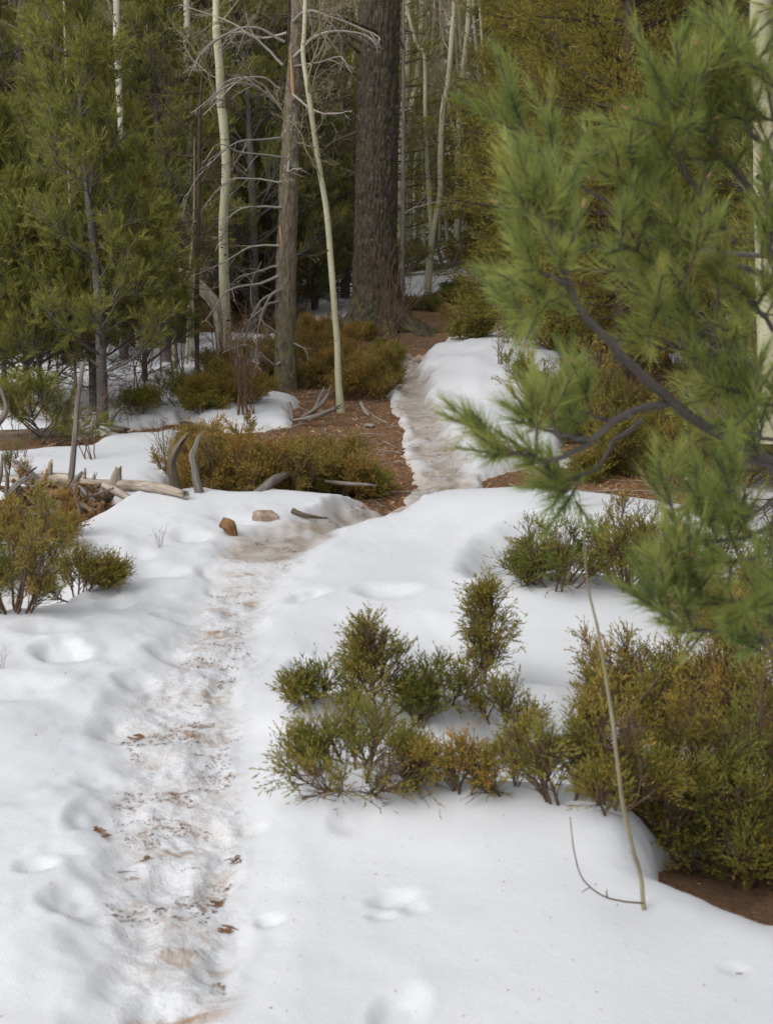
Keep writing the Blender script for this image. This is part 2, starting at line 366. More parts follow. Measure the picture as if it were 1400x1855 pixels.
def catmull(P, n, R=None):
    P = np.asarray(P, float); k = len(P)
    if k == 2: P = np.array([P[0], (P[0] + P[1]) / 2, P[1]]); R = None if R is None else [R[0], (R[0] + R[1]) / 2, R[1]]; k = 3
    E = np.vstack([2 * P[0] - P[1], P, 2 * P[-1] - P[-2]])
    t = np.linspace(0, k - 1 - 1e-6, n); i = t.astype(int); f = (t - i)[:, None]
    a, b, c, d = E[i], E[i + 1], E[i + 2], E[i + 3]
    out = .5 * (2 * b + (c - a) * f + (2 * a - 5 * b + 4 * c - d) * f ** 2 + (3 * b - a - 3 * c + d) * f ** 3)
    if R is None: return out
    return out, np.interp(t, np.arange(k), R)
def limb(geo, P, R, n=24, sides=14, rough=.06, seed=0, mat=0, fluted=0., flare=0., nz=.5, cap=True, jag=0., bark=None, a=.5):
    """one solid branch, log or trunk with an uneven surface; R radii at the points"""
    pts, rad = catmull(P, n, R)
    T = nrm(np.gradient(pts, axis=0)); mean = nrm(pts[-1] - pts[0])
    ref = np.array([1., 0, 0]) if abs(mean[2]) > .8 else np.array([0, 0, 1.])
    u = np.cross(mean, ref) + np.zeros_like(pts); u = nrm(u - T * np.sum(u * T, -1, keepdims=True)); w = np.cross(T, u)
    ph = np.arange(sides) / sides * 2 * np.pi
    ln = np.concatenate([[0], np.cumsum(np.linalg.norm(np.diff(pts, axis=0), axis=1))])
    PH, LN = np.meshgrid(ph, ln); Rg = rad[:, None] + 0 * PH
    cx, cy = np.cos(PH), np.sin(PH); rm = float(np.mean(rad))
    d = 1 + rough * 1.6 * fbm(cx * 1.3 + seed, cy * 1.3, nz, 3, seed, LN / max(rm, .003) * .12) + rough * fbm(cx * 4, cy * 4, 1., 2, seed + 5, LN / max(rm, .003) * .25)
    if fluted: d = d + fluted * np.abs(fbm(cx * 2.2, cy * 2.2, 1., 2, seed + 9, LN * .8)) * 1.5
    if flare: d = d + flare * np.exp(-LN / (rm * 1.6)) * (1 + .5 * vnoise(cx * 2.2 + seed, cy * 2.2, seed=seed + 3))
    if bark is not None: Rd = Rg * d + bark(PH, LN, rm)
    else: Rd = Rg * d
    V = pts[:, None] + Rd[..., None] * (u[:, None] * np.cos(PH)[..., None] + w[:, None] * np.sin(PH)[..., None])
    if jag:
        k = vnoise(np.arange(sides) * .9 + seed, np.zeros(sides) + seed, seed=seed)
        V[-1] += T[-1] * (k * jag)[:, None]; V[-2] += T[-1] * (k * jag * .4)[:, None]
    idx = np.arange(n * sides).reshape(n, sides); nx = np.roll(idx, -1, 1)
    F = np.stack([idx[:-1], nx[:-1], nx[1:], idx[1:]], -1).reshape(-1, 4)
    uv = np.stack([PH * rm, LN], -1)
    geo.add(V, F, mat, np.full(n * sides, a), uv)
    if cap:
        for row, dn in ((0, -1), (n - 1, 1)):
            c = V[row].mean(0) - T[row] * (-dn) * rad[row] * (.25 if not jag else -.35)
            Vc = np.vstack([V[row], c]); i = np.arange(sides); Fc = np.stack([i, (i + 1) % sides, np.full(sides, sides)], -1)
            if dn < 0: Fc = Fc[:, ::-1]
            geo.add(Vc, Fc, mat, np.full(sides + 1, a), np.stack([Vc[:, 0] * 3, Vc[:, 2] * 3], -1))
    return pts, rad, V

# ------------------------------------------------------------------ materials
def newmat(name):
    m = bpy.data.materials.new(name); m.use_nodes = True; nt = m.node_tree; nt.nodes.clear()
    out = nt.nodes.new('ShaderNodeOutputMaterial'); b = nt.nodes.new('ShaderNodeBsdfPrincipled'); nt.links.new(b.outputs[0], out.inputs[0])
    return m, nt, b, out
def N(nt, t, **k):
    n = nt.nodes.new(t)
    for a, v in k.items():
        if a in n.inputs: n.inputs[a].default_value = v
        else: setattr(n, a, v)
    return n
def ramp(nt, src, stops, interp='LINEAR'):
    r = nt.nodes.new('ShaderNodeValToRGB'); e = r.color_ramp.elements; r.color_ramp.interpolation = interp
    while len(e) < len(stops): e.new(.5)
    for el, (p, c) in zip(e, stops): el.position = p; el.color = (*c, 1) if len(c) == 3 else c
    nt.links.new(src, r.inputs[0]); return r.outputs[0]
def noise(nt, vec, scale, detail=4, rough=.55, dist=0.):
    n = nt.nodes.new('ShaderNodeTexNoise'); n.inputs['Scale'].default_value = scale; n.inputs['Detail'].default_value = detail
    n.inputs['Roughness'].default_value = rough; n.inputs['Distortion'].default_value = dist
    if vec is not None: nt.links.new(vec, n.inputs['Vector'])
    return n.outputs[0]
def mapping(nt, src, scale=(1, 1, 1)):
    m = nt.nodes.new('ShaderNodeMapping'); m.inputs['Scale'].default_value = scale; nt.links.new(src, m.inputs[0]); return m.outputs[0]
def mixc(nt, f, a, b, mode='MIX'):
    m = nt.nodes.new('ShaderNodeMix'); m.data_type = 'RGBA'; m.blend_type = mode
    for s, v in ((0, f), (6, a), (7, b)):
        if isinstance(v, (int, float)): m.inputs[s].default_value = v
        elif isinstance(v, tuple): m.inputs[s].default_value = (*v, 1)
        else: nt.links.new(v, m.inputs[s])
    return m.outputs[2]
def math_(nt, op, a, b=None, clamp=False):
    m = nt.nodes.new('ShaderNodeMath'); m.operation = op; m.use_clamp = clamp
    for i, v in enumerate((a, b)):
        if v is None: continue
        if isinstance(v, (int, float)): m.inputs[i].default_value = v
        else: nt.links.new(v, m.inputs[i])
    return m.outputs[0]
def attr(nt, name):
    a = nt.nodes.new('ShaderNodeAttribute'); a.attribute_name = name; return a.outputs['Fac']
def bump(nt, b, h, strength, dist):
    n = nt.nodes.new('ShaderNodeBump'); n.inputs['Strength'].default_value = strength; n.inputs['Distance'].default_value = dist
    nt.links.new(h, n.inputs['Height']); nt.links.new(n.outputs[0], b.inputs['Normal'])

def foliage_mat(name, stops, transl=.3, rough=.55):
    m, nt, b, out = newmat(name)
    oi = nt.nodes.new('ShaderNodeObjectInfo')
    f = math_(nt, 'ADD', attr(nt, 'v'), math_(nt, 'MULTIPLY', math_(nt, 'SUBTRACT', oi.outputs['Random'], .5), .22), True)
    c = ramp(nt, f, stops); nt.links.new(c, b.inputs['Base Color']); b.inputs['Roughness'].default_value = rough
    b.inputs['Specular IOR Level'].default_value = .3
    tr = nt.nodes.new('ShaderNodeBsdfTranslucent'); nt.links.new(c, tr.inputs[0])
    mx = nt.nodes.new('ShaderNodeMixShader'); mx.inputs[0].default_value = transl
    nt.links.new(b.outputs[0], mx.inputs[1]); nt.links.new(tr.outputs[0], mx.inputs[2]); nt.links.new(mx.outputs[0], out.inputs[0])
    return m
M = {}
M['pine'] = foliage_mat('pine_needles', [(0, (0.122, 0.149, 0.031)), (.45, (0.223, 0.233, 0.046)), (.8, (0.312, 0.281, 0.060)), (.93, (0.338, 0.215, 0.055)), (1, (0.379, 0.144, 0.038))], .4)
M['pine_near'] = foliage_mat('limber_pine_needles', [(0, (0.138, 0.189, 0.049)), (.4, (0.243, 0.292, 0.075)), (.75, (0.353, 0.377, 0.103)), (.92, (0.381, 0.326, 0.081)), (1, (0.472, 0.201, 0.058))], .45)
M['fir'] = foliage_mat('forest_needles', [(0, (0.116, 0.131, 0.025)), (.5, (0.213, 0.206, 0.036)), (.85, (0.274, 0.224, 0.046)), (1, (0.301, 0.175, 0.046))], .4)
M['juniper'] = foliage_mat('juniper_leaves', [(0, (0.090, 0.125, 0.024)), (.35, (0.168, 0.177, 0.032)), (.65, (0.263, 0.213, 0.040)), (.88, (0.336, 0.208, 0.043)), (1, (0.403, 0.177, 0.048))], .3)
M['juniper_brown'] = foliage_mat('bronzed_juniper_leaves', [(0, (0.106, 0.109, 0.025)), (.35, (0.185, 0.151, 0.030)), (.7, (0.269, 0.182, 0.038)), (1, (0.358, 0.177, 0.048))], .3)
M['cedar'] = foliage_mat('tree_juniper_scales', [(0, (0.129, 0.130, 0.023)), (.5, (0.224, 0.198, 0.032)), (.85, (0.291, 0.224, 0.043)), (1, (0.314, 0.166, 0.043))], .4)
M['berryleaf'] = foliage_mat('low_evergreen_leaves', [(0, (0.078, 0.104, 0.028)), (.5, (0.157, 0.166, 0.043)), (1, (0.246, 0.198, 0.052))], .25)

def wood_mat(name, c1, c2, c3, sc=(60, 9, 1), bs=.5, bd=.004, moss=None, mossamt=.55):
    m, nt, b, out = newmat(name)
    uv = nt.nodes.new('ShaderNodeUVMap').outputs[0]
    n1 = noise(nt, mapping(nt, uv, sc), 1., 6, .6, .4)
    gm = nt.nodes.new('ShaderNodeNewGeometry').outputs['Position']
    n2 = noise(nt, gm, 6., 4)
    c = ramp(nt, n1, [(.3, c1), (.5, c2), (.68, c3)])
    c = mixc(nt, math_(nt, 'MULTIPLY', n2, .45), c, c1)
    v = attr(nt, 'v'); c = mixc(nt, 1., c, ramp(nt, v, [(0, (.75, .75, .75)), (1, (1.2, 1.17, 1.12))]), 'MULTIPLY')
    if moss:
        n3 = noise(nt, gm, 14., 5, .65); c = mixc(nt, ramp(nt, n3, [(mossamt, (0, 0, 0)), (mossamt + .07, (1, 1, 1))]), c, moss)
    nt.links.new(c, b.inputs['Base Color']); b.inputs['Roughness'].default_value = .85; b.inputs['Specular IOR Level'].default_value = .2
    bump(nt, b, n1, bs, bd); return m
M['twig'] = wood_mat('grey_twig_bark', (.17, .15, .135), (.28, .255, .235), (.40, .375, .35))
M['darktwig'] = wood_mat('dark_twig_bark', (.045, .032, .024), (.085, .06, .045), (.13, .10, .08))
M['redtwig'] = wood_mat('reddish_twig_bark', (.08, .045, .03), (.14, .09, .06), (.20, .15, .11))
M['palewood'] = wood_mat('bleached_wood', (.15, .125, .10), (.34, .29, .24), (.50, .45, .39), (50, 5, 1), .6, .006)
M['greywood'] = wood_mat('grey_dead_wood', (.085, .073, .063), (.17, .150, .135), (.29, .265, .245), (60, 6, 1), .6, .004)
M['darklog'] = wood_mat('dark_old_log', (.05, .038, .028), (.12, .095, .07), (.22, .18, .14), (40, 5, 1), .8, .01, (.10, .105, .04), .56)
M['pinebark'] = wood_mat('smooth_pine_bark', (.065, .055, .052), (.115, .105, .10), (.18, .17, .165), (25, 40, 1), .6, .004)
M['orangewood'] = wood_mat('fresh_broken_wood', (.24, .13, .065), (.38, .23, .125), (.50, .35, .22), (90, 8, 1), .5, .004)

def bark_mat(name, base, hi, dark, lich, lamt, moss, mamt):
    m, nt, b, out = newmat(name)
    uv = nt.nodes.new('ShaderNodeUVMap').outputs[0]; gm = nt.nodes.new('ShaderNodeNewGeometry').outputs['Position']
    n1 = noise(nt, mapping(nt, uv, (34, 11, 1)), 1., 7, .65, .8)
    c = ramp(nt, n1, [(.30, dark), (.50, base), (.70, hi)])
    v = attr(nt, 'v'); c = mixc(nt, ramp(nt, v, [(.0, (1, 1, 1)), (.5, (0, 0, 0))]), c, dark)
    n2 = noise(nt, gm, 16., 6, .7); n3 = noise(nt, gm, 1.7, 3)
    c = mixc(nt, math_(nt, 'MULTIPLY', ramp(nt, n2, [(lamt, (0, 0, 0)), (lamt + .06, (1, 1, 1))]), ramp(nt, n3, [(.42, (0, 0, 0)), (.6, (1, 1, 1))])), c, lich)
    n4 = noise(nt, gm, 9., 6, .7)
    sx = nt.nodes.new('ShaderNodeSeparateXYZ'); nt.links.new(gm, sx.inputs[0])
    n5 = ramp(nt, sx.outputs[2], [(.15, (1, 1, 1)), (1.0, (.25, .25, .25))])
    c = mixc(nt, math_(nt, 'MULTIPLY', ramp(nt, n4, [(mamt, (0, 0, 0)), (mamt + .12, (1, 1, 1))]), n5), c, moss)
    nt.links.new(c, b.inputs['Base Color']); b.inputs['Roughness'].default_value = .9; b.inputs['Specular IOR Level'].default_value = .15
    bump(nt, b, n1, .9, .012); return m
M['firbark'] = bark_mat('old_fir_bark', (.055, .044, .035), (.100, .085, .070), (.022, .017, .013), (.20, .20, .165), .60, (.105, .10, .04), .47)
M['snagbark'] = bark_mat('lichened_bark', (.13, .105, .08), (.22, .19, .15), (.05, .038, .028), (.30, .30, .24), .54, (.15, .15, .06), .46)

def aspen_mat(name, tone):
    m, nt, b, out = newmat(name)
    uv = nt.nodes.new('ShaderNodeUVMap').outputs[0]; gm = nt.nodes.new('ShaderNodeNewGeometry').outputs['Position']
    n0 = noise(nt, mapping(nt, uv, (4, 2.2, 1)), 1., 4)
    c = ramp(nt, n0, [(.3, tuple(t * .74 for t in tone)), (.5, tone), (.7, tuple(min(t * 1.22, 1) for t in tone))])
    n1 = noise(nt, mapping(nt, uv, (16, 130, 1)), 1., 3, .6)          # fine lenticels, wide and short
    c = mixc(nt, ramp(nt, n1, [(.62, (0, 0, 0)), (.68, (.7, .7, .7))]), c, (.12, .10, .07))
    n2 = noise(nt, mapping(nt, uv, (30, 42, 1)), 1., 2, .5)           # dark pocks
    c = mixc(nt, ramp(nt, n2, [(.70, (0, 0, 0)), (.73, (1, 1, 1))]), c, (.035, .03, .025))
    n3 = noise(nt, mapping(nt, uv, (5, 9, 1)), 1., 5, .7, 1.2)
    c = mixc(nt, ramp(nt, n3, [(.68, (0, 0, 0)), (.73, (1, 1, 1))]), c, (.10, .09, .07))
    nt.links.new(c, b.inputs['Base Color']); b.inputs['Roughness'].default_value = .7; b.inputs['Specular IOR Level'].default_value = .25
    bump(nt, b, n1, .25, .002); return m
M['aspen'] = aspen_mat('aspen_bark', (.36, .345, .235))
M['aspenw'] = aspen_mat('pale_aspen_bark', (.44, .43, .36))
M['aspentwig'] = wood_mat('aspen_twig_bark', (.18, .155, .10), (.28, .25, .16), (.36, .33, .22))
m, nt, b, out = newmat('dark_scar'); b.inputs['Base Color'].default_value = (.02, .017, .014, 1); b.inputs['Roughness'].default_value = .95; M['scar'] = m

# snow
m, nt, b, out = newmat('snow'); M['snow'] = m
gm = nt.nodes.new('ShaderNodeNewGeometry').outputs['Position']
tr, ic = attr(nt, 'trail'), attr(nt, 'ice')
c = ramp(nt, noise(nt, gm, 1.1, 3), [(.35, (.520, .532, .560)), (.65, (.570, .578, .600))])
stn = noise(nt, mapping(nt, gm, (8, 13, 8)), 1., 8, .68, .9)
big = noise(nt, mapping(nt, gm, (3.2, 4.5, 3)), 1., 2, .5)
wide = noise(nt, mapping(nt, gm, (5, 8, 5)), 1., 4, .6)
sm = math_(nt, 'MULTIPLY', ramp(nt, stn, [(.50, (0, 0, 0)), (.64, (1, 1, 1))]), ramp(nt, big, [(.44, (0, 0, 0)), (.60, (1, 1, 1))]))
c = mixc(nt, math_(nt, 'MULTIPLY', tr, ramp(nt, wide, [(.40, (0, 0, 0)), (.72, (.45, .45, .45))])), c, (.44, .385, .345))
c = mixc(nt, math_(nt, 'MULTIPLY', math_(nt, 'MULTIPLY', sm, .9), tr), c, (.28, .18, .11))
icn = noise(nt, mapping(nt, gm, (5, 9, 5)), 1., 7, .65, .5)
c = mixc(nt, math_(nt, 'MULTIPLY', ic, ramp(nt, icn, [(.36, (1, 1, 1)), (.62, (.15, .15, .15))])), c, (.25, .20, .155))
c = mixc(nt, math_(nt, 'MULTIPLY', ic, .42), c, (.27, .22, .175))
spk = noise(nt, gm, 46., 3, .6); thn = noise(nt, gm, 2.1, 3, .5)
c = mixc(nt, math_(nt, 'MULTIPLY', ramp(nt, spk, [(.735, (0, 0, 0)), (.76, (.7, .7, .7))]), ramp(nt, thn, [(.5, (0, 0, 0)), (.6, (1, 1, 1))])), c, (.20, .15, .11))
thick = attr(nt, 'thick')
c = mixc(nt, ramp(nt, thick, [(.0, (.8, .8, .8)), (.035, (0, 0, 0))]), c, (.50, .44, .38))
nt.links.new(c, b.inputs['Base Color'])
nt.links.new(ramp(nt, ic, [(0, (.62, .62, .62)), (1, (.34, .34, .34))]), b.inputs['Roughness'])
b.inputs['Specular IOR Level'].default_value = .3
try:
    b.inputs['Subsurface Weight'].default_value = .0
except Exception: pass
h = math_(nt, 'ADD', math_(nt, 'MULTIPLY', noise(nt, gm, 22, 5, .65), math_(nt, 'ADD', math_(nt, 'MULTIPLY', tr, 1.2), .22)), math_(nt, 'MULTIPLY', noise(nt, gm, 190, 3, .7), .13))
bump(nt, b, h, .55, .02)
# earth
m, nt, b, out = newmat('forest_soil'); M['soil'] = m
gm = nt.nodes.new('ShaderNodeNewGeometry').outputs['Position']
n1 = noise(nt, gm, 55, 7, .7, .6); n2 = noise(nt, gm, 3.2, 4, .6); n3 = noise(nt, gm, 160, 3, .7)
c = ramp(nt, n1, [(.28, (.07, .038, .022)), (.45, (.21, .115, .062)), (.58, (.33, .19, .105)), (.72, (.46, .33, .21))])
c = mixc(nt, ramp(nt, n2, [(.40, (0, 0, 0)), (.65, (.8, .8, .8))]), c, (.17, .115, .07))
c = mixc(nt, ramp(nt, n3, [(.62, (0, 0, 0)), (.70, (.6, .6, .6))]), c, (.42, .31, .22))
nt.links.new(c, b.inputs['Base Color']); b.inputs['Roughness'].default_value = .95; b.inputs['Specular IOR Level'].default_value = .1
bump(nt, b, math_(nt, 'ADD', n1, math_(nt, 'MULTIPLY', n3, .5)), 1., .03)
def litter_mat(name, st):
    m, nt, b, out = newmat(name); nt.links.new(ramp(nt, attr(nt, 'v'), st), b.inputs['Base Color']); b.inputs['Roughness'].default_value = .9
    b.inputs['Specular IOR Level'].default_value = .15; return m
M['litter'] = litter_mat('needle_litter', [(0, (.09, .045, .025)), (.4, (.26, .125, .06)), (.75, (.40, .22, .115)), (1, (.55, .42, .28))])
M['crumb'] = litter_mat('trodden_crumbs', [(0, (.07, .045, .03)), (.5, (.19, .12, .075)), (1, (.33, .24, .17))])
def rock_mat(name, a, b_, c_):
    m, nt, b, out = newmat(name); gm = nt.nodes.new('ShaderNodeTexCoord').outputs['Object']
    n1 = noise(nt, gm, 22, 6, .65); c = ramp(nt, n1, [(.3, a), (.5, b_), (.7, c_)])
    nt.links.new(c, b.inputs['Base Color']); b.inputs['Roughness'].default_value = .85; bump(nt, b, n1, .6, .01); return m
M['tanrock'] = rock_mat('tan_stone', (.15, .105, .075), (.27, .195, .145), (.40, .31, .24))
M['greyrock'] = rock_mat('grey_stone', (.10, .085, .075), (.20, .175, .155), (.32, .29, .26))
# ================================================================== GROUND AND SNOW
def sheet_axes(nr, nc_in, nc_out, ymax=60.):
    ys = np.linspace(1.0, ymax, 60000)
    dens = .50 * (1 / ys ** 2) / (1 / 1.0 - 1 / ymax) + .50 * (1 / ys) / math.log(ymax)
    c = np.cumsum(dens); c = (c - c[0]) / (c[-1] - c[0])
    yy = np.interp(np.linspace(0, 1, nr), c, ys)
    u = np.concatenate([np.linspace(-.95, -.32, nc_out)[:-1], np.linspace(-.32, .32, nc_in), np.linspace(.32, .95, nc_out)[1:]])
    return yy, u
def sheet(nr, nci, nco):
    yy, u = sheet_axes(nr, nci, nco)
    Yg = yy[:, None] + 0 * u[None]; Xg = u[None] * (Yg + .6)
    return Xg, Yg
def grid_faces(nr, nc):
    i = np.arange(nr * nc).reshape(nr, nc)
    return np.stack([i[:-1, :-1], i[:-1, 1:], i[1:, 1:], i[1:, :-1]], -1)
def grid_normals(X, Y, Z):
    P = np.stack([X, Y, Z], -1); du = np.gradient(P, axis=1); dv = np.gradient(P, axis=0)
    return nrm(np.cross(du, dv))
def sub_mesh(name, P, Nn, F, mats, extra):
    used = np.unique(F); mp = np.full(len(P), -1); mp[used] = np.arange(len(used))
    g = Geo(); g.add(P[used], mp[F], 0); return g.mesh(name, mats, {k: v[used] for k, v in extra.items()}, Nn[used])

Xs, Ys = sheet(580, 370, 26)
Ds, Ss, Ts, Is = terrain(Xs, Ys)
Pn = np.stack([Xs, Ys, Ss], -1).reshape(-1, 3); Nn = grid_normals(Xs, Ys, Ss).reshape(-1, 3)
F = grid_faces(*Xs.shape).reshape(-1, 4)
th = (Ss - Ds).ravel()
keep = (th[F].max(1) > -.004)
ontrail = ((Ts + Is).ravel()[F].max(1) > .35)
ex = {'trail': Ts.ravel(), 'ice': Is.ravel(), 'thick': np.clip(th, 0, 1)}
o = link('snow', sub_mesh('snow', Pn, Nn, F[keep & ~ontrail], [M['snow']], ex)); tag(o, kind='structure')
o = link('path', sub_mesh('path', Pn, Nn, F[keep & ontrail], [M['snow']], ex)); tag(o, kind='structure')
Xd, Yd = sheet(240, 180, 18)
Dd, Sd, _, _ = terrain(Xd, Yd)
Pd = np.stack([Xd, Yd, np.minimum(Dd, np.where(Sd > Dd + .03, Dd, Dd))], -1).reshape(-1, 3)
g = Geo(); g.add(Pd, grid_faces(*Xd.shape).reshape(-1, 4), 0)
o = link('ground', g.mesh('ground', [M['soil']], {}, grid_normals(Xd, Yd, Dd).reshape(-1, 3))); tag(o, kind='structure')
# the land beyond and around, out to the horizon
ax = np.concatenate([-np.geomspace(400, 62, 10), np.linspace(-60, 60, 41), np.geomspace(62, 400, 10)])
ay = np.concatenate([-np.geomspace(300, 5, 12), np.linspace(-4, 64, 40), np.geomspace(70, 500, 14)])
Xb, Yb = np.meshgrid(ax, ay)
inside = (np.abs(Xb) < .93 * (Yb + .6)) & (Yb > 1.0) & (Yb < 60)
Zb = np.minimum(base_g(Xb, Yb), 14 + 0 * Xb) - np.where(inside, 1.2, .0) - .03
g = Geo(); g.add(np.stack([Xb, Yb, Zb], -1), grid_faces(*Xb.shape).reshape(-1, 4), 0)
o = link('terrain', g.mesh('terrain', [M['snow']])); tag(o, kind='structure')
def zone(px):
    for lim, t in ((60, 'behind the left edge trees'), (270, 'behind the left pines'), (420, 'left of the thick aspen'), (540, 'behind the dead pine'), (650, 'left of the big fir'), (860, 'beyond the trail opening'), (1080, 'behind the tree junipers')):
        if px < lim: return t
    return 'behind the limber pine'
# ================================================================== TRUNKS, LOGS, STONES
def px_line(pts, d=None, dd=0., sink=.06, top=2.5):
    """pts: photo pixels from the foot upwards, the foot standing on the ground"""
    b = hit(*pts[0]) if d is None else P3(pts[0][0], pts[0][1], d)
    d0 = b[1]; P = [b.copy()]
    for i, (a, c) in enumerate(pts[1:]):
        P.append(P3(a, c, d0 + dd * (i + 1) / (len(pts) - 1)))
    if d is None: P[0] = P[0] - np.array([0, 0, sink])
    if top:
        v = nrm(P[-1] - P[-2]); v = nrm(v * .6 + np.array([0, 0, .6])); P.append(P[-1] + v * top)
    return np.array(P), d0
def rel(P, O): return np.asarray(P) - np.asarray(O)

# bare branches shared by many trees: a curved axis with forking twigs, along +X
def bare_branch(seed, mat, L=1., droop=0., wob=.10, fork=8, sub=4, r=.010, sub2=0, a=(.5, 1.0), K=9, rise=.35):
    rg = np.random.default_rng(seed); g = Geo()
    p, d = grow([[0, 0, 0]], [[1, rg.normal() * .1, rise]], L, K, wob, droop, rg)
    tubes(g, p, r, r * .22, 5, 0)
    if fork:
        P, D, _, t = spawn(p, d, fork, .18, .97, a[0], a[1], rg)
        q, e = grow(P, D, L * .42 * (1.15 - t), 6, wob * 1.5, droop * .6 + .02, rg); tubes(g, q, r * .42, r * .14, 3, 0)
        if sub:
            P, D, _, t = spawn(q, e, sub, .2, .95, a[0], a[1], rg)
            s, f = grow(P, D, L * .15, 4, wob * 2, .03, rg); tubes(g, s, r * .22, r * .10, 3, 0)
            if sub2:
                P, D, _, t = spawn(s, f, sub2, .2, .95, a[0], a[1], rg)
                s, f = grow(P, D, L * .06, 3, wob * 2, .03, rg); tubes(g, s, r * .14, r * .08, 3, 0)
    return g.mesh('bare_branch', [M[mat]])
AB = [bare_branch(100 + i, 'aspentwig', 1., .05, .14, 9, 4, .0085, 0, rise=.5) for i in range(5)]
AT = [bare_branch(130 + i, 'aspentwig', 1., .04, .20, 12, 6, .0065, 3, rise=.4) for i in range(3)]
DB = [bare_branch(110 + i, 'twig', 1., -.055, .09, 6, 3, .011, 0, (.4, .8), rise=.45) for i in range(5)]
DK = [bare_branch(120 + i, 'darktwig', 1., -.02, .13, 9, 5, .011, 2, rise=.1) for i in range(4)]

def put_branches(parent, P, n, t0, t1, Ls, meshes, rg, az=None, tilt=(0, .5)):
    """children named branch set on the stem P (local coordinates)"""
    pts = catmull(P, 60)
    for k in range(n):
        t = t0 + (t1 - t0) * (k + rg.random()) / n; q = pts[int(t * 59)]
        a = rg.uniform(0, 6.283) if az is None else az[0] + rg.normal() * az[1]
        L = rg.uniform(*Ls)
        link('branch', meshes[rg.integers(len(meshes))], parent, q, (rg.uniform(-.5, .5), -rg.uniform(*tilt), a), (L, L, L * rg.uniform(.8, 1.2)))

# ---- the old fir
fir_pts, d0 = px_line([(683, 603), (681, 520), (680, 430), (682, 300), (685, 150), (689, 0)], top=4)
O = fir_pts[0]; mpp = d0 / FPX
def firbark(PH, LN, rm):
    cx, cy = np.cos(PH), np.sin(PH); k = rm / .33
    w = fbm(cx * 3, cy * 3, 1., 2, 301, LN * 2.) * .6
    n = np.abs(fbm(cx * 7.5 + w, cy * 7.5 + w, 1., 3, 303, LN * 4.2)) * 1.8
    return (np.clip(n, 0, .55) - .3) * .050 + fbm(cx * 16, cy * 16, 1., 3, 305, LN * 16) * .014
g = Geo()
flare_h = np.clip(1 - np.arange(8) / 3., 0, 1)
R = [mpp * 52, mpp * 41, mpp * 37, mpp * 36, mpp * 34.5, mpp * 33, mpp * 29]
P = rel(fir_pts, O); P[0][2] -= .15
limb(g, P, R, n=400, sides=140, rough=.02, seed=3, mat=0, flare=.16, bark=firbark)
fir = link('fir_tree', None, loc=O); tag(fir, 'massive dark old fir trunk with deeply furrowed bark beside the trail', 'tree')
link('trunk', g.mesh('trunk', [M['firbark']]), fir)
for k, (r1, an, ln, dn) in enumerate([(.34, 10, 1.0, .22), (.34, -25, .85, .20), (.3, -70, .6, .16), (.3, -120, .6, .16), (.3, 50, .6, .14), (.3, 190, .7, .15)]):
    a = R_(an); c, s = math.cos(a), math.sin(a); g = Geo()
    q = np.array([[c * .16, s * .16, .50], [c * .34, s * .34, .20], [c * (.36 + ln * .35), s * (.36 + ln * .35), .02], [c * (.3 + ln), s * (.3 + ln), -.16]])
    limb(g, q, [.17, dn * .85, dn * .6, .05], n=60, sides=48, rough=.10, seed=20 + k, bark=lambda a_, b_, c_: .5 * firbark(a_, b_, c_))
    link('root', g.mesh('root', [M['firbark']]), fir)
# its low dead branches
for (a, b_, c_, dz) in [((655, 75), (560, 30), (470, 40), .3), ((650, 95), (600, 60), (520, 130), -.2), ((640, 172), (590, 185), (560, 205), .2), ((645, 240), (600, 260), (560, 300), .3), ((690, 60), (640, 40), (590, 12), -.4), ((645, 135), (600, 120), (548, 155), .2)]:
    q = [P3(*a, d0 - .1), P3(*b_, d0 - .5 + dz), P3(*c_, d0 - .8 + dz)]
    q = rel(q, O); L = np.linalg.norm(q[2] - q[0]); rg = np.random.default_rng(int(a[1])); g = Geo()
    p = catmull(q, 10)[None]; e = nrm(np.gradient(p[0], axis=0))[None]; tubes(g, p, .022, .006, 6, 0)
    Pp, Dd_, _, t = spawn(p, e, 9, .15, .95, .5, 1.1, rg); q2, e2 = grow(Pp, Dd_, L * .33, 6, .18, -.04, rg); tubes(g, q2, .008, .003, 4, 0)
    Pp, Dd_, _, t = spawn(q2, e2, 5, .15, .95, .5, 1.1, rg); q2, e2 = grow(Pp, Dd_, L * .12, 4, .25, -.03, rg); tubes(g, q2, .004, .002, 3, 0)
    link('branch', g.mesh('branch', [M['darktwig']]), fir)

# ---- the lichen-covered dead pine with bleached arching branches
sp_, d1 = px_line([(518, 706), (517, 600), (519, 480), (523, 350), (528, 220), (536, 100), (541, 0)], top=3)
O = sp_[0]; mpp = d1 / FPX
snag = link('dead_pine', None, loc=O); tag(snag, 'dead pine with greenish lichen on its bark and long bleached drooping branches', 'tree')
g = Geo()
def snagbark(PH, LN, rm):
    cx, cy = np.cos(PH), np.sin(PH)
    return np.abs(fbm(cx * 6, cy * 6, 1., 3, 311, LN * 9)) * .022 - .008 + fbm(cx * 14, cy * 14, 1., 2, 313, LN * 26) * .006
P = rel(sp_, O); P[0][2] -= .1
limb(g, P, [mpp * 23, mpp * 19, mpp * 18, mpp * 16.5, mpp * 15, mpp * 13, mpp * 12, mpp * 9], n=200, sides=48, rough=.04, seed=8, flare=.35, bark=snagbark)
link('trunk', g.mesh('trunk', [M['snagbark']]), snag)
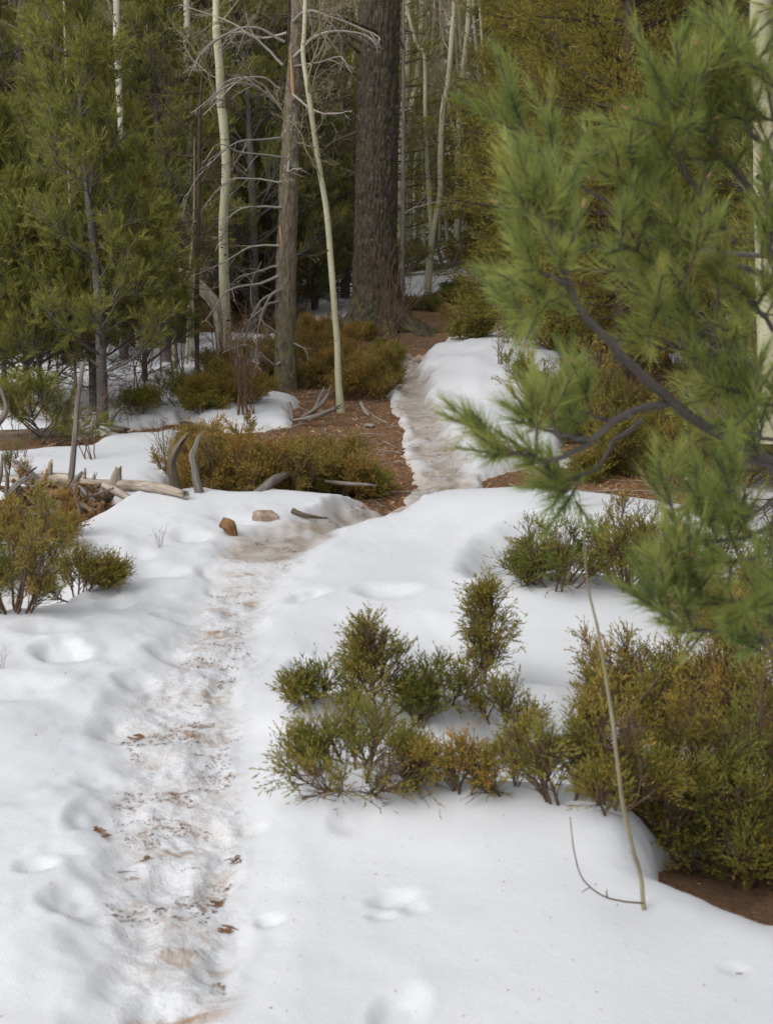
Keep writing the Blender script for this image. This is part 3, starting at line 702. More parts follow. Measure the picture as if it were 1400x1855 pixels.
for (pa, w) in [([(527, 95), (530, 150), (533, 178)], 3.2), ([(508, 410), (509, 430), (511, 452)], 2.8)]:
    g = Geo(); q = rel([P3(a, b, d1 - mpp * 14) for a, b in pa], O); limb(g, q, [mpp * w * .5, mpp * w, mpp * w * .4], n=14, sides=10, rough=.25, seed=int(w * 9), jag=.03)
    link('torn_wood', g.mesh('torn_wood', [M['orangewood']]), snag)
arms = [  # start, bend, end
    [(516, 78), (450, 50), (372, 95), (345, 145)], [(520, 60), (470, 70), (420, 40), (330, 6)],
    [(510, 190), (470, 158), (420, 152), (352, 205)], [(508, 160), (470, 140), (415, 150), (385, 195)], [(510, 200), (468, 150), (430, 148), (370, 210)],
    [(512, 118), (455, 60), (400, 66), (350, 112)], [(508, 250), (470, 252), (420, 262), (352, 330), (330, 400)],
    [(512, 285), (470, 278), (430, 275), (395, 262), (370, 300)], [(512, 330), (460, 332), (400, 345), (340, 435)],
    [(512, 375), (460, 374), (420, 385), (390, 450)], [(508, 445), (460, 446), (430, 462), (400, 480), (350, 505)],
    [(506, 480), (470, 490), (425, 510), (405, 540)], [(505, 498), (465, 512), (420, 520), (395, 552), (372, 580)],
    [(508, 545), (480, 552), (440, 590), (428, 640), (420, 700)], [(506, 525), (470, 550), (450, 600), (440, 640)],
    [(505, 605), (480, 585), (462, 560), (458, 520), (475, 478)], [(512, 650), (495, 660), (470, 640), (440, 625), (400, 640)],
    [(525, 620), (548, 628), (560, 650), (552, 690)], [(530, 105), (580, 60), (650, 60), (682, 82)], [(530, 120), (585, 110), (620, 100), (640, 130)],
    [(528, 170), (560, 195), (590, 210), (640, 205)], [(526, 255), (555, 262), (585, 270)], [(512, 520), (488, 540), (470, 610), (468, 700)],
    [(532, 40), (555, 20), (600, 30), (682, 62), (690, 78)], [(524, 290), (520, 310), (532, 305), (542, 300)],
]
for k, a in enumerate(arms):
    rg = np.random.default_rng(500 + k); nA = len(a); off = rg.uniform(-.7, .25)
    q = rel([P3(px, py, d1 - .05 + off * i / (nA - 1)) for i, (px, py) in enumerate(a)], O)
    L = float(np.sum(np.linalg.norm(np.diff(q, axis=0), axis=1))); g = Geo(); thick = .010 + .006 * rg.random()
    p = catmull(q, 16)[None]; p = p + np.cumsum(rg.normal(size=p.shape) * .0045, 1); e = nrm(np.gradient(p[0], axis=0))[None]
    tubes(g, p, thick, .0042, 6, 0, power=.8)
    nf = max(3, int(L * 6)); Pp, Dd_, _, t = spawn(p, e, nf, .25, .97, .35, .9, rg)
    q2, e2 = grow(Pp, Dd_, L * .30 * (1.2 - t), 7, .13, -.07, rg); tubes(g, q2, .0045, .0016, 4, 0)
    Pp, Dd_, _, t = spawn(q2, e2, 3, .2, .95, .4, .9, rg); q2, e2 = grow(Pp, Dd_, L * .08, 4, .2, -.06, rg); tubes(g, q2, .0024, .0012, 3, 0)
    link('branch', g.mesh('branch', [M['twig']]), snag)

# ---- aspens: photo line from foot to the top edge, widths in photo pixels
def aspen(pts, w, label, mat='aspen', nb=8, Lb=(.5, 1.1), d=None, dd=0., group=None, top=2.5, sub=True, tw=.25, dlt=0, broken=False, cat='aspen'):
    P, dd0 = px_line(pts, d=d, dd=dd, top=0 if broken else top)
    O = P[0].copy(); k = dd0 / FPX; ww = np.interp(np.linspace(0, 1, len(P)), np.linspace(0, 1, len(w)), w) * (1.22 if pts[0][0] > 700 and w[0] < 20 else .92)
    rg = np.random.default_rng(int(pts[0][0] * 7 + pts[0][1]))
    o = link('aspen', None, loc=O); tag(o, label, cat, group)
    g = Geo(); L = rel(P, O)
    pp, rr, VV = limb(g, L, list(ww * .5 * k), n=60, sides=14, rough=.05, seed=int(pts[0][0]), flare=.25, jag=.08 if broken else 0.)
    link('trunk', g.mesh('trunk', [M[mat]]), o)
    # dark branch scars
    T = nrm(np.gradient(pp, axis=0))
    for j in range(10 if ww[0] > 7 else 0):
        i = rg.integers(6, 57); a = rg.uniform(-2.6, -.5); r = rr[i]
        nrm_ = np.array([math.cos(a), math.sin(a), 0]); c = pp[i] + nrm_ * r * .93; s = rg.uniform(.12, .26) * r + .002
        gs = Geo(); ph = np.arange(9) / 9 * 6.283; tx = np.array([-nrm_[1], nrm_[0], 0])
        ring = c + nrm_ * r * .05 + (np.cos(ph)[:, None] * tx * s * 1.5 + np.sin(ph)[:, None] * np.array([0, 0, 1.]) * s * .9)
        ring2 = c - nrm_ * r * .25 + (np.cos(ph)[:, None] * tx * s * 1.8 + np.sin(ph)[:, None] * np.array([0, 0, 1.]) * s * 1.2)
        V = np.vstack([ring, ring2, [c + nrm_ * r * .16]]); i0 = np.arange(9); i1 = (i0 + 1) % 9
        gs.add(V, np.stack([i0, i1, i1 + 9, i0 + 9], -1)); gs.add(V, np.stack([i0, np.full(9, 18), i1], -1))
        link('branch_scar', gs.mesh('branch_scar', [M['scar']]), o)
    if nb: put_branches(o, L, nb, tw, .97, Lb, AB + (AT if sub else []), rg, tilt=(.1, .8))
    return o
aspen([(411, 668), (409, 600), (406, 480), (405, 400), (410, 300), (404, 215), (400, 180), (398, 120), (392, 50), (392, 0)], [26, 22, 19, 18, 17, 17, 16, 16, 15, 13, 10], 'thick pale aspen trunk with dark knots left of the dead pine', nb=9, Lb=(.6, 1.3), tw=.55)
aspen([(619, 748), (613, 690), (611, 620), (606, 560), (600, 480), (592, 385), (578, 300), (564, 205), (556, 150), (549, 90), (553, 0)], [19, 13, 12.5, 12, 12, 11, 10, 10, 8.5, 8, 7], 'slender curving aspen standing just left of the trail in front of the fir', nb=9, Lb=(.6, 1.25), tw=.45)
aspen([(722, 508), (722, 440), (724, 360), (730, 240), (736, 120), (739, 0)], [13, 12, 12, 11, 11, 10, 8], 'tall aspen hugging the right side of the big fir trunk', nb=10, Lb=(.8, 1.8), tw=.4)
aspen([(728, 500), (730, 400), (734, 300), (746, 190), (758, 120), (765, 0)], [8, 8, 8, 8, 8, 7, 6], 'thinner aspen leaning right behind the tall one by the fir', nb=10, Lb=(.8, 1.8), tw=.4)
aspen([(774, 524), (780, 450), (790, 390), (797, 350), (797, 280), (802, 200), (812, 140), (820, 40), (822, 0)], [11, 9, 8, 8, 8, 8, 7, 7, 7, 6], 'wavy aspen rising from the snow patch where the trail bends', nb=12, Lb=(.8, 1.8), tw=.4)
aspen([(777, 518), (782, 450), (778, 370), (774, 300), (770, 200), (768, 100), (748, 60)], [7, 7, 7, 6, 5, 5, 4], 'thin grey aspen crossing behind the wavy one', nb=9, Lb=(.8, 1.6), tw=.35)
aspen([(832, 478), (828, 430), (830, 330), (832, 190), (842, 100), (850, 0)], [10, 9, 8, 8, 8, 7, 6], 'straight aspen at the right edge of the trail opening', nb=12, Lb=(.9, 2.), tw=.4)
aspen([(826, 470), (826, 400), (826, 270), (812, 190), (806, 150)], [6, 6, 5, 4, 3], 'thin aspen stem forked beside the straight one', nb=6, Lb=(.7, 1.5), tw=.4, top=1)
aspen([(604, 372 + 120), (606, 372), (618, 290), (627, 200), (640, 110), (647, 0)], [9, 9, 9, 8, 8, 8, 6], 'mottled aspen seen between the curving aspen and the fir', mat='aspenw', nb=9, Lb=(.8, 1.8), tw=.3)
aspen([(578, 480), (577, 300), (575, 150), (584, 60), (586, 0)], [8, 8, 8, 8, 7, 6], 'faint aspen behind the dead pine and the curving aspen', mat='aspenw', nb=9, Lb=(.8, 1.6), tw=.3)
aspen([(258, 660), (236, 400), (221, 270), (217, 180), (211, 80), (211, 0)], [10, 10, 9, 12, 12, 12, 9], 'white aspen stem rising out of the left pine crowns', mat='aspenw', nb=7, Lb=(.6, 1.4), tw=.3)
aspen([(347, 640), (345, 400), (342, 240), (339, 130), (339, 60)], [11, 10, 12, 12, 10], 'pale aspen showing in pieces between dark pines', mat='aspenw', nb=6, Lb=(.8, 1.4), tw=.3)
aspen([(284, 620), (283, 380), (282, 180), (281, 40)], [7, 7, 7, 6], 'faint thin aspen deep behind the left pines', mat='aspenw', nb=6, Lb=(.8, 1.4), tw=.3)
aspen([(36, 620), (30, 480), (24, 330), (10, 170), (-2, 60)], [9, 9, 8, 8, 7], 'greenish aspen leaning left at the far left edge', nb=8, Lb=(.8, 1.5), tw=.3)
aspen([(319, 668), (315, 600), (312, 540), (310, 500)], [10, 8.5, 8, 9], 'short broken aspen stub under the leaning dead trunk', nb=0, broken=True, cat='aspen stub')
aspen([(255, 664), (250, 620), (244, 580), (236, 550)], [8, 7, 6, 5], 'bent young aspen stub left of the broken one', nb=0, broken=True, cat='aspen stub')
aspen([(138, 745), (136, 650), (130, 540), (128, 400)], [7, 6, 5, 4], 'thin mossy aspen stem among the left pines', nb=5, Lb=(.4, .9), cat='aspen')
# the broad one at the right edge
aspen([(1394, 800), (1392, 640), (1388, 480), (1385, 330), (1387, 250), (1381, 120), (1379, 0)], [48, 46, 45, 44, 50, 46, 44, 40], 'broad yellowish aspen trunk with a black scar at the right edge', d=7.2, nb=3, Lb=(.8, 1.6), tw=.75, cat='aspen')
# more stems in the far wood seen through the gaps
farasp = [(752, 455, 5), (861, 452, 6), (795, 448, 4), (740, 470, 6), (300, 560, 6), (452, 520, 5), (485, 500, 5), (560, 505, 6), (632, 500, 6), (196, 560, 6), (100, 560, 6), (70, 600, 6), (875, 470, 6), (905, 480, 5), (812, 460, 5), (768, 462, 5), (845, 455, 4), (660, 470, 7), (590, 520, 4), (745, 445, 4), (785, 440, 4), (835, 440, 4)]
rg = np.random.default_rng(77)
for i, (a, b, w) in enumerate(farasp):
    ln = rg.normal() * 20
    aspen([(a, b), (a + ln * .2 + rg.normal() * 4, b - 150), (a + ln * .6 + rg.normal() * 6, b - 300), (a + ln, b - 460)], [w, w * .9, w * .8, w * .6], 'thin pale aspen stem ' + zone(a), mat='aspenw' if i % 3 == 0 else 'aspen', nb=10, Lb=(.9, 2.2), tw=.25, group='thin aspen stems in the far wood')

# ---- grey dead trunks on the left, standing
def stick(name, pts, w, label, cat, mat='greywood', d=None, dd=0., nb=0, Lb=(.3, .7), meshes=None, jag=.05, sides=12, rough=.10, n=26, sink=.05, flute=.0, group=None, flare=0.):
    P, d_ = px_line(pts, d=d, dd=dd, top=0, sink=sink); O = P[0].copy(); k = d_ / FPX
    ww = np.interp(np.linspace(0, 1, len(P)), np.linspace(0, 1, len(w)), w) * .5 * k
    o = link(name, None, loc=O); tag(o, label, cat, group); g = Geo(); L = rel(P, O)
    limb(g, L, list(ww), n=n, sides=sides, rough=rough, seed=int(pts[0][0] + pts[0][1]), jag=jag, fluted=flute, flare=flare)
    link('stem', g.mesh('stem', [M[mat]]), o)
    if nb: put_branches(o, L, nb, .2, .95, Lb, meshes or DB, np.random.default_rng(int(pts[0][0])), tilt=(-.1, .5))
    return o
stick('dead_tree', [(30, 640), (31, 420), (32, 250), (36, 100), (38, -40)], [10, 10, 9, 9, 8], 'tall purplish grey dead trunk near the left edge', 'dead tree', nb=16, Lb=(.7, 1.6))
stick('dead_tree', [(84, 600), (86, 350), (94, 200), (99, 70)], [8, 7, 6, 5], 'thin grey dead stem between the left pine and the edge', 'dead tree', nb=12, Lb=(.5, 1.2))
stick('dead_tree', [(358, 690), (357, 560), (360, 400), (362, 230), (366, 140)], [9, 8, 7, 6, 4], 'slim dark dead tree with many bare twigs left of the thick aspen', 'dead tree', mat='darktwig', nb=22, Lb=(.3, .7), meshes=DK)
stick('dead_tree', [(338, 660), (346, 480), (352, 380), (352, 250)], [5, 5, 4, 3], 'small bare sapling twisting upward beside the slim dark dead tree', 'sapling', mat='aspentwig', nb=14, Lb=(.3, .6), meshes=AB)
stick('dead_tree', [(292, 770 - 90), (288, 560), (272, 500)], [4, 3, 2], 'bare twiggy sapling behind the broken aspen stub', 'sapling', mat='twig', nb=10, Lb=(.3, .6))
# leaning broken trunk behind the aspen
stick('dead_tree', [(404, 668), (398, 590), (392, 555), (368, 525), (335, 498), (300, 482), (276, 468)], [16, 17, 19, 19, 18, 12, 5], 'pale broken dead trunk bent over to the left behind the thick aspen', 'dead trunk', mat='palewood', n=60, sides=22, rough=.14, flute=.25, nb=7, Lb=(.25, .6), jag=.10)
# ---- things lying on the ground at left
def log_px(name, pts, w, label, cat, mat='palewood', lift=.03, n=60, sides=20, rough=.10, flute=.12, jag=.06, stubs=(), group=None):
    P = []
    for a in pts:
        if len(a) == 3: P.append(P3(a[0], a[1], a[2]))
        else: q = hit(a[0], a[1]); P.append(q + np.array([0, 0, lift]))
    P = np.array(P); O = P[0].copy(); k = P[:, 1].mean() / FPX
    ww = np.interp(np.linspace(0, 1, len(P)), np.linspace(0, 1, len(w)), w) * .5 * k
    o = link(name, None, loc=O); tag(o, label, cat, group); g = Geo(); L = rel(P, O)
    pp, rr, _ = limb(g, L, list(ww), n=n, sides=sides, rough=rough, seed=int(pts[0][0] * 3 + pts[0][1]), fluted=flute, jag=jag)
    link('trunk', g.mesh('trunk', [M[mat]]), o)
    for (t, dx, dz, l, r) in stubs:
        i = int(t * (n - 1)); q = pp[i]; v = np.array([dx, -.25, dz]); v = v / np.linalg.norm(v)
        gs = Geo(); limb(gs, [q, q + v * l * .5, q + v * l + np.array([.01, 0, .01])], [r * 1.3, r, r * .6], n=12, sides=10, rough=.22, seed=i, jag=.03, fluted=.2)
        link('branch_stub', gs.mesh('branch_stub', [M[mat]]), o)
    return o
DL = 8.75
log_px('fallen_log', [(-60, 868, DL), (20, 872, DL), (110, 868, DL), (170, 878, DL - .2), (230, 888), (285, 893), (335, 906)], [20, 22, 22, 20, 20, 17, 12], 'long bleached fallen log lying across the snow at left', 'log', stubs=[(.62, .1, 1, .10, .03), (.30, .1, 1, .10, .02), (.46, -.1, 1, .07, .012), (.50, .2, 1, .06, .012)], n=110, sides=26)
log_px('fallen_log', [(190, 880, 8.3), (225, 897, 8.15), (250, 909, 8.05), (268, 903, 8.0)], [16, 14, 11, 7], 'short forked limb slanting down below the long bleached log', 'branch', mat='palewood')
log_px('fallen_log', [(175, 925, 8.0), (140, 912, 8.0), (110, 900, 8.05), (60, 905, 8.1)], [10, 11, 11, 9], 'grey limb poking out of the rotten stump towards the snow', 'branch', mat='greywood')
log_px('fallen_log', [(158, 952, 7.8), (120, 940, 7.8), (90, 925, 7.9)], [10, 12, 10], 'lower grey limb end resting on the snow below the stump', 'branch', mat='greywood')
stick('dead_stick', [(128, 885), (133, 830), (138, 770), (142, 720), (152, 655)], [12, 11, 10, 9, 7], 'upright smooth grey dead stick leaning slightly right at the fallen log', 'stick', d=8.35, nb=0, jag=.02)
stick('dead_stick', [(133, 880), (140, 868), (150, 855)], [11, 10, 6], 'short broken snag tip pointing up right from the long log', 'snag', d=8.3, jag=.03)
stick('dead_stick', [(82, 885), (83, 870), (85, 853)], [9, 7, 5], 'stubby orange-brown splinter standing on the rotten stump', 'splinter', d=8.4, mat='orangewood', jag=.03)
stick('dead_stick', [(30, 880), (45, 862), (62, 850)], [8, 6, 3], 'dark splintered branch pointing right above the stump', 'stick', d=8.2, mat='darktwig')
stick('dead_stick', [(70, 868), (50, 850), (25, 835)], [9, 7, 5], 'dark splintered branch pointing left above the stump', 'stick', d=8.3, mat='greywood')
stick('dead_stick', [(-10, 905), (2, 860), (4, 835)], [10, 8, 4], 'splintered grey stake at the left edge above the juniper', 'stick', d=8.0)
stick('dead_stick', [(12, 900), (14, 865), (10, 845)], [9, 7, 4], 'second splintered grey stake just right of the one at the edge', 'stick', d=8.1)
stick('dead_stick', [(-8, 772), (8, 752), (12, 735), (4, 710), (-6, 692)], [14, 12, 9, 7, 5], 'hooked grey dead limb curling in from the left edge', 'stick', d=10.2)
log_px('leaning_limb', [(162, 797, 10.8), (130, 782, 10.9), (95, 760, 11.0), (62, 735, 11.2)], [9, 11, 9, 6], 'bleached straight limb slanting down to the snow before the left pines', 'branch', stubs=[(.45, -.6, -.8, .10, .012)])
log_px('leaning_limb', [(150, 800, 10.7), (115, 776, 10.9), (118, 750, 11.1)], [8, 9, 5], 'second short bleached limb crossing the slanting one', 'branch')
log_px('dark_log', [(-80, 800, 10.9), (0, 798, 10.9), (70, 795, 10.9), (120, 790, 10.95), (150, 792, 11.0)], [34, 36, 34, 30, 22], 'thick dark half-rotten log lying under the left pines', 'log', mat='darklog', n=90, sides=36, rough=.14)
stick('dead_stick', [(118, 790), (119, 760), (124, 735)], [16, 13, 8], 'hollow dark stump spike beside the slanting bleached limb', 'snag', d=10.95, mat='darklog', flute=.4, jag=.10)
stick('dead_stick', [(196, 775), (205, 755), (220, 738)], [13, 10, 4], 'short grey snag leaning right at the foot of the left pine', 'snag', d=11.2, jag=.04)
log_px('dark_log', [(150, 772, 11.3), (190, 778, 11.2), (230, 780, 11.1)], [18, 20, 10], 'low dark root mass at the foot of the left pine', 'root', mat='darklog')
# curved stubs left of the middle juniper
stick('weathered_stub', [(324, 892), (315, 866), (311, 842), (316, 820), (328, 802)], [16, 13, 12, 12, 9], 'curved weathered stub bending right, left one of the pair by the juniper', 'stub', flute=.7, jag=.12, mat='darklog', n=40, sides=18, rough=.24)
stick('weathered_stub', [(366, 892), (357, 870), (353, 845), (350, 825), (356, 806)], [16, 12, 10, 10, 8], 'straighter weathered stub, right one of the pair by the juniper', 'stub', flute=.7, jag=.12, n=40, sides=18, rough=.24, mat='greywood')
# roots, driftwood and logs at the middle juniper
log_px('driftwood', [(435, 925, 8.0), (455, 905, 8.05), (478, 885, 8.15), (500, 868, 8.3), (530, 856, 8.5)], [16, 18, 18, 16, 12], 'gnarled fallen limb running up from the stone into the juniper', 'log', mat='greywood', rough=.2)
log_px('driftwood', [(455, 855, 8.55), (490, 856, 8.5), (540, 860, 8.5)], [7, 8, 6], 'thin pale pole lying level under the juniper', 'branch')
log_px('driftwood', [(590, 872, 8.5), (630, 876, 8.4), (670, 878, 8.35)], [6, 7, 5], 'second thin pole lying by the juniper nearest the trail', 'branch', mat='greywood')
for q, w, lab in [([(545, 757, 11.6), (570, 742, 11.7), (590, 722, 11.8), (598, 705, 11.8)], [5, 8, 8, 4], 'silvery root arching up at the foot of the curving aspen'),
                  ([(540, 760, 11.7), (565, 748, 11.9), (585, 708, 12.0)], [5, 8, 4], 'silvery root behind the arching one at the aspen foot'),
                  ([(524, 730, 11.8), (527, 745, 11.7), (532, 762, 11.6)], [7, 8, 7], 'stubby silvery wood block left of the roots'),
                  ([(530, 762, 11.5), (570, 755, 11.5), (612, 738, 11.6)], [5, 9, 6], 'lowest silvery root lying along the snow edge')]:
    log_px('driftwood', q, w, lab, 'root', mat='greywood', n=30, sides=12, rough=.2)
log_px('driftwood', [(654, 735), (660, 748), (668, 757)], [7, 7, 4], 'small curved pale stick on the brown slope by the trail', 'stick', lift=.02, n=16, sides=10)
log_px('driftwood', [(530, 932), (555, 941), (590, 946)], [10, 8, 3], 'broken brown stick lying on the snow beside the trail', 'stick', mat='darklog', lift=.02, n=20, sides=10)
# far fallen timber at the end of the trail
for q, w, lab, mt in [([(718, 478), (745, 462), (765, 452), (800, 450)], [20, 18, 16, 10], 'grey fallen trunk behind the aspens at the trail bend', 'greywood'),
                  ([(735, 500), (770, 495), (810, 492), (840, 486)], [10, 11, 10, 8], 'low grey log on the snow beyond the aspens', 'greywood'),
                  ([(590, 480), (620, 473), (640, 468)], [7, 10, 8], 'grey log showing left of the big fir', 'greywood'),
                  ([(800, 452), (830, 448), (870, 446)], [6, 7, 5], 'thin far log crossing behind the straight aspen', 'greywood')]:
    log_px('far_log', q, w, lab, 'log', mat=mt, lift=.12, stubs=[(.4, .3, 1, .5, .035), (.6, -.3, 1, .6, .03), (.8, .2, .8, .4, .03)])

# ---- stones
def stone(px, py, wpx, hpx, label, mat, seed, ang=0., sink=.3, cat='rock', sharp=.22):
    c = hit(px, py); k = c[1] / FPX; rg = np.random.default_rng(seed); g = Geo()
    nu, nv = 28, 16; U, V_ = np.meshgrid(np.arange(nu) / nu * 6.283, np.linspace(-math.pi / 2, math.pi / 2, nv))
    x, y, z = np.cos(V_) * np.cos(U), np.cos(V_) * np.sin(U), np.sin(V_)
    for _ in range(9):   # flattened faces
        n_ = nrm(rg.normal(size=3)); d = x * n_[0] + y * n_[1] + z * n_[2]; e = np.maximum(d - rg.uniform(.55, .85), 0)
        x, y, z = x - n_[0] * e, y - n_[1] * e, z - n_[2] * e
    f = 1 + sharp * fbm(x + seed, y, .7, 3, seed, z)
    P = np.stack([x * f * wpx * .5 * k, y * f * wpx * .4 * k, z * f * hpx * .5 * k * 1.25], -1)
    i = np.arange(nu * nv).reshape(nv, nu); nx = np.roll(i, -1, 1)
    g.add(P, np.stack([i[:-1], nx[:-1], nx[1:], i[1:]], -1).reshape(-1, 4))
    o = link('rock', g.mesh('rock', [M[mat]]), loc=c + np.array([0, 0, hpx * k * (sink - .22)]), rot=(0, 0, ang)); tag(o, label, cat); return o
stone(482, 940, 54, 26, 'rounded tan rock sunk in the snow beside the trail', 'tanrock', 3)
stone(738, 652, 20, 16, 'round greyish rock at the top of the icy trail', 'greyrock', 5)
stone(763, 653, 34, 18, 'flat pinkish rock beside the round greyish one', 'tanrock', 6)
stone(752, 662, 16, 7, 'small low rock in front of the pair at the icy trail', 'greyrock', 7)
stone(668, 772, 22, 7, 'flat grey stone on the brown slope below the aspen foot', 'greyrock', 8)
stone(655, 918, 12, 9, 'small brown stone on the snow where the trail bends', 'tanrock', 9)
stone(705, 868, 20, 9, 'small reddish stone on the bare slope left of the trail', 'tanrock', 10)
c = hit(416, 968); k = c[1] / FPX; g = Geo()
limb(g, rel([c + np.array([-.035, 0, .065]), c + np.array([0, -.01, .045]), c + np.array([.022, -.01, -.02])], c), [.030, .034, .018], n=16, sides=14, rough=.35, seed=4, jag=.02)
limb(g, [[.0, -.01, .04], [.02, -.01, .07]], [.02, .012], n=8, sides=10, rough=.3, seed=6)
o = link('wood_chunk', g.mesh('wood_chunk', [M['orangewood']]), loc=c); tag(o, 'angular brown broken wood chunk stuck in the left snow bank', 'wood chunk')
m2 = wood_mat('brown_rotten_wood', (.10, .05, .025), (.22, .125, .06), (.36, .22, .12), (40, 30, 1), .8, .01); o.data.materials[0] = m2; M['rot'] = m2
stone(1, 1, 1, 1, 'x', 'tanrock', 1) if False else None
# rotten stump heap at left
c = hit(110, 925); k = c[1] / FPX; rg = np.random.default_rng(9)
o = link('rotten_stump', None, loc=c); tag(o, 'crumbling brown rotten stump heap under the long bleached log', 'stump')
ga, gb = Geo(), Geo()
for j in range(260):
    a = P3(rg.uniform(15, 185), rg.uniform(878, 935), 8.0 + rg.uniform(-.05, .6)) - c; v = nrm(rg.normal(size=3) * [1, .5, 1.1]) * rg.uniform(.02, .10); w_ = rg.uniform(.004, .016)
    limb(ga if j % 3 else gb, [a - v, a + v * .1 + rg.normal(size=3) * .008, a + v], [w_, w_ * 1.3, w_ * .5], n=7, sides=5, rough=.5, seed=j, jag=.02, a=rg.random())
link('crumbled_wood', ga.mesh('crumbled_wood', [m2]), o); link('splinters', gb.mesh('splinters', [M['greywood']]), o)
g = Geo(); nu, nv = 90, 36; U, V_ = np.meshgrid(np.arange(nu) / nu * 6.283, np.linspace(-.2, math.pi / 2, nv))
x, y, z = np.cos(V_) * np.cos(U), np.cos(V_) * np.sin(U), np.sin(V_); f = 1 + .35 * fbm(x, y, .35, 4, 91, z) + .30 * np.abs(fbm(x, y, .10, 3, 92, z))
i = np.arange(nu * nv).reshape(nv, nu); nx = np.roll(i, -1, 1)
g.add(np.stack([x * f * .26, y * f * .20 + .25, z * f * .10], -1), np.stack([i[:-1], nx[:-1], nx[1:], i[1:]], -1).reshape(-1, 4))
link('core', g.mesh('core', [M['darklog']]), o)

# ---- the bare sapling in the foreground
b = hit(1168, 1652); d_ = b[1]
P = [b - np.array([0, 0, .04])] + [P3(px, py, d_ - .0 - .05 * i) for i, (px, py) in enumerate([(1160, 1590), (1146, 1540), (1128, 1460), (1120, 1400), (1108, 1300), (1094, 1210), (1080, 1130), (1064, 1060), (1056, 960), (1046, 880)])]
o = link('sapling', None, loc=b); tag(o, 'thin bare sapling standing alone in the foreground snow', 'sapling'); g = Geo()
L = rel(P, b); k = d_ / FPX
limb(g, L, [k * 5, k * 4.2, k * 4, k * 4, k * 3.6, k * 3.3, k * 3, k * 2.4, k * 1.7, k * 1.1, k * .6], n=80, sides=10, rough=.2, seed=2)
link('stem', g.mesh('stem', [M['aspentwig']]), o)
for q, r in [([(1165, 1636), (1130, 1633), (1090, 1622), (1055, 1592), (1040, 1545), (1032, 1480)], 2.2), ([(1070, 1607), (1060, 1612), (1053, 1617)], 1.3), ([(1100, 1626), (1098, 1618), (1099, 1612)], 1.8), ([(1108, 1355), (1080, 1345), (1062, 1340)], 1.8), ([(1112, 1310), (1140, 1295), (1165, 1260), (1230, 1180)], 1.6), ([(1135, 1462), (1150, 1450), (1160, 1400), (1140, 1300)], 1.3), ([(1062, 1060), (1040, 1010), (1000, 960)], 1.6), ([(1128, 1480), (1095, 1470), (1075, 1468)], 1.0)]:
    g = Geo(); qq = rel([P3(a, b_, d_ - .04 - (.12 if b_ < 1400 else 0) - .01 * i) for i, (a, b_) in enumerate(q)], b)
    limb(g, qq, list(np.linspace(k * r, k * r * .45, len(qq))), n=26, sides=6, rough=.15, seed=int(q[0][1]))
    link('branch', g.mesh('branch', [M['redtwig']]), o)
# thin stems by the trail: bare shrubs
SB = []
for i in range(4):
    rg = np.random.default_rng(700 + i); g = Geo()
    p, e = grow(np.zeros((5, 3)) + rg.normal(size=(5, 3)) * [.04, .04, 0], np.array([[0, 0, 1.]]) + rg.normal(size=(5, 3)) * [.22, .22, 0], rg.uniform(.6, 1., 5), 9, .09, .03, rg); tubes(g, p, .0075, .002, 5, 0)
    Pp, Dd_, _, t = spawn(p, e, 6, .2, .95, .35, .9, rg); q, e = grow(Pp, Dd_, .26, 5, .12, .05, rg); tubes(g, q, .003, .0012, 4, 0)
    Pp, Dd_, _, t = spawn(q, e, 3, .2, .95, .35, .9, rg); q, e = grow(Pp, Dd_, .09, 4, .2, .05, rg); tubes(g, q, .0017, .0009, 3, 0)
    SB.append(g.mesh('stems', [M['redtwig']]))
for i, (a, b_, s, lab) in enumerate([(440, 752, 1.0, 'clump of thin reddish bare stems in front of the thick aspen'), (455, 750, .7, 'lower clump of bare stems right beside the taller clump'), (700, 628, 1.5, 'tall hair-thin bare stems in front of the big fir trunk'), (716, 622, 1.2, 'second thin bare clump right at the fir roots'),
                                  (298, 838, .40, 'tiny reddish bare twigs sticking out of the snow left of the stubs'), (164, 832, .6, 'spindly bare twig clump on the snow behind the upright stick'), (40, 828, .5, 'reddish bare twigs at the left beyond the stump'), (290, 992, .14, 'single tiny dry stalk on the left snow mound'),
                                  (400, 690, .9, 'bare shrub stems at the foot of the thick aspen'), (492, 700, .8, 'bare shrub stems against the foot of the dead pine'), (330, 690, .8, 'bare stems among the dark junipers under the stub'), (0, 1212, .12, 'tiny twig tip at the left edge of the foreground snow'), (905, 660, .5, 'small bare twig clump on the far snow bank'), (250, 720, .9, 'bare stems on the snow right of the left pine')]):
    c = hit(a, b_); o = link('bare_shrub', SB[i % 4], loc=c - np.array([0, 0, .02]), rot=(0, 0, i * 1.3), scale=s); tag(o, lab, 'bare shrub')
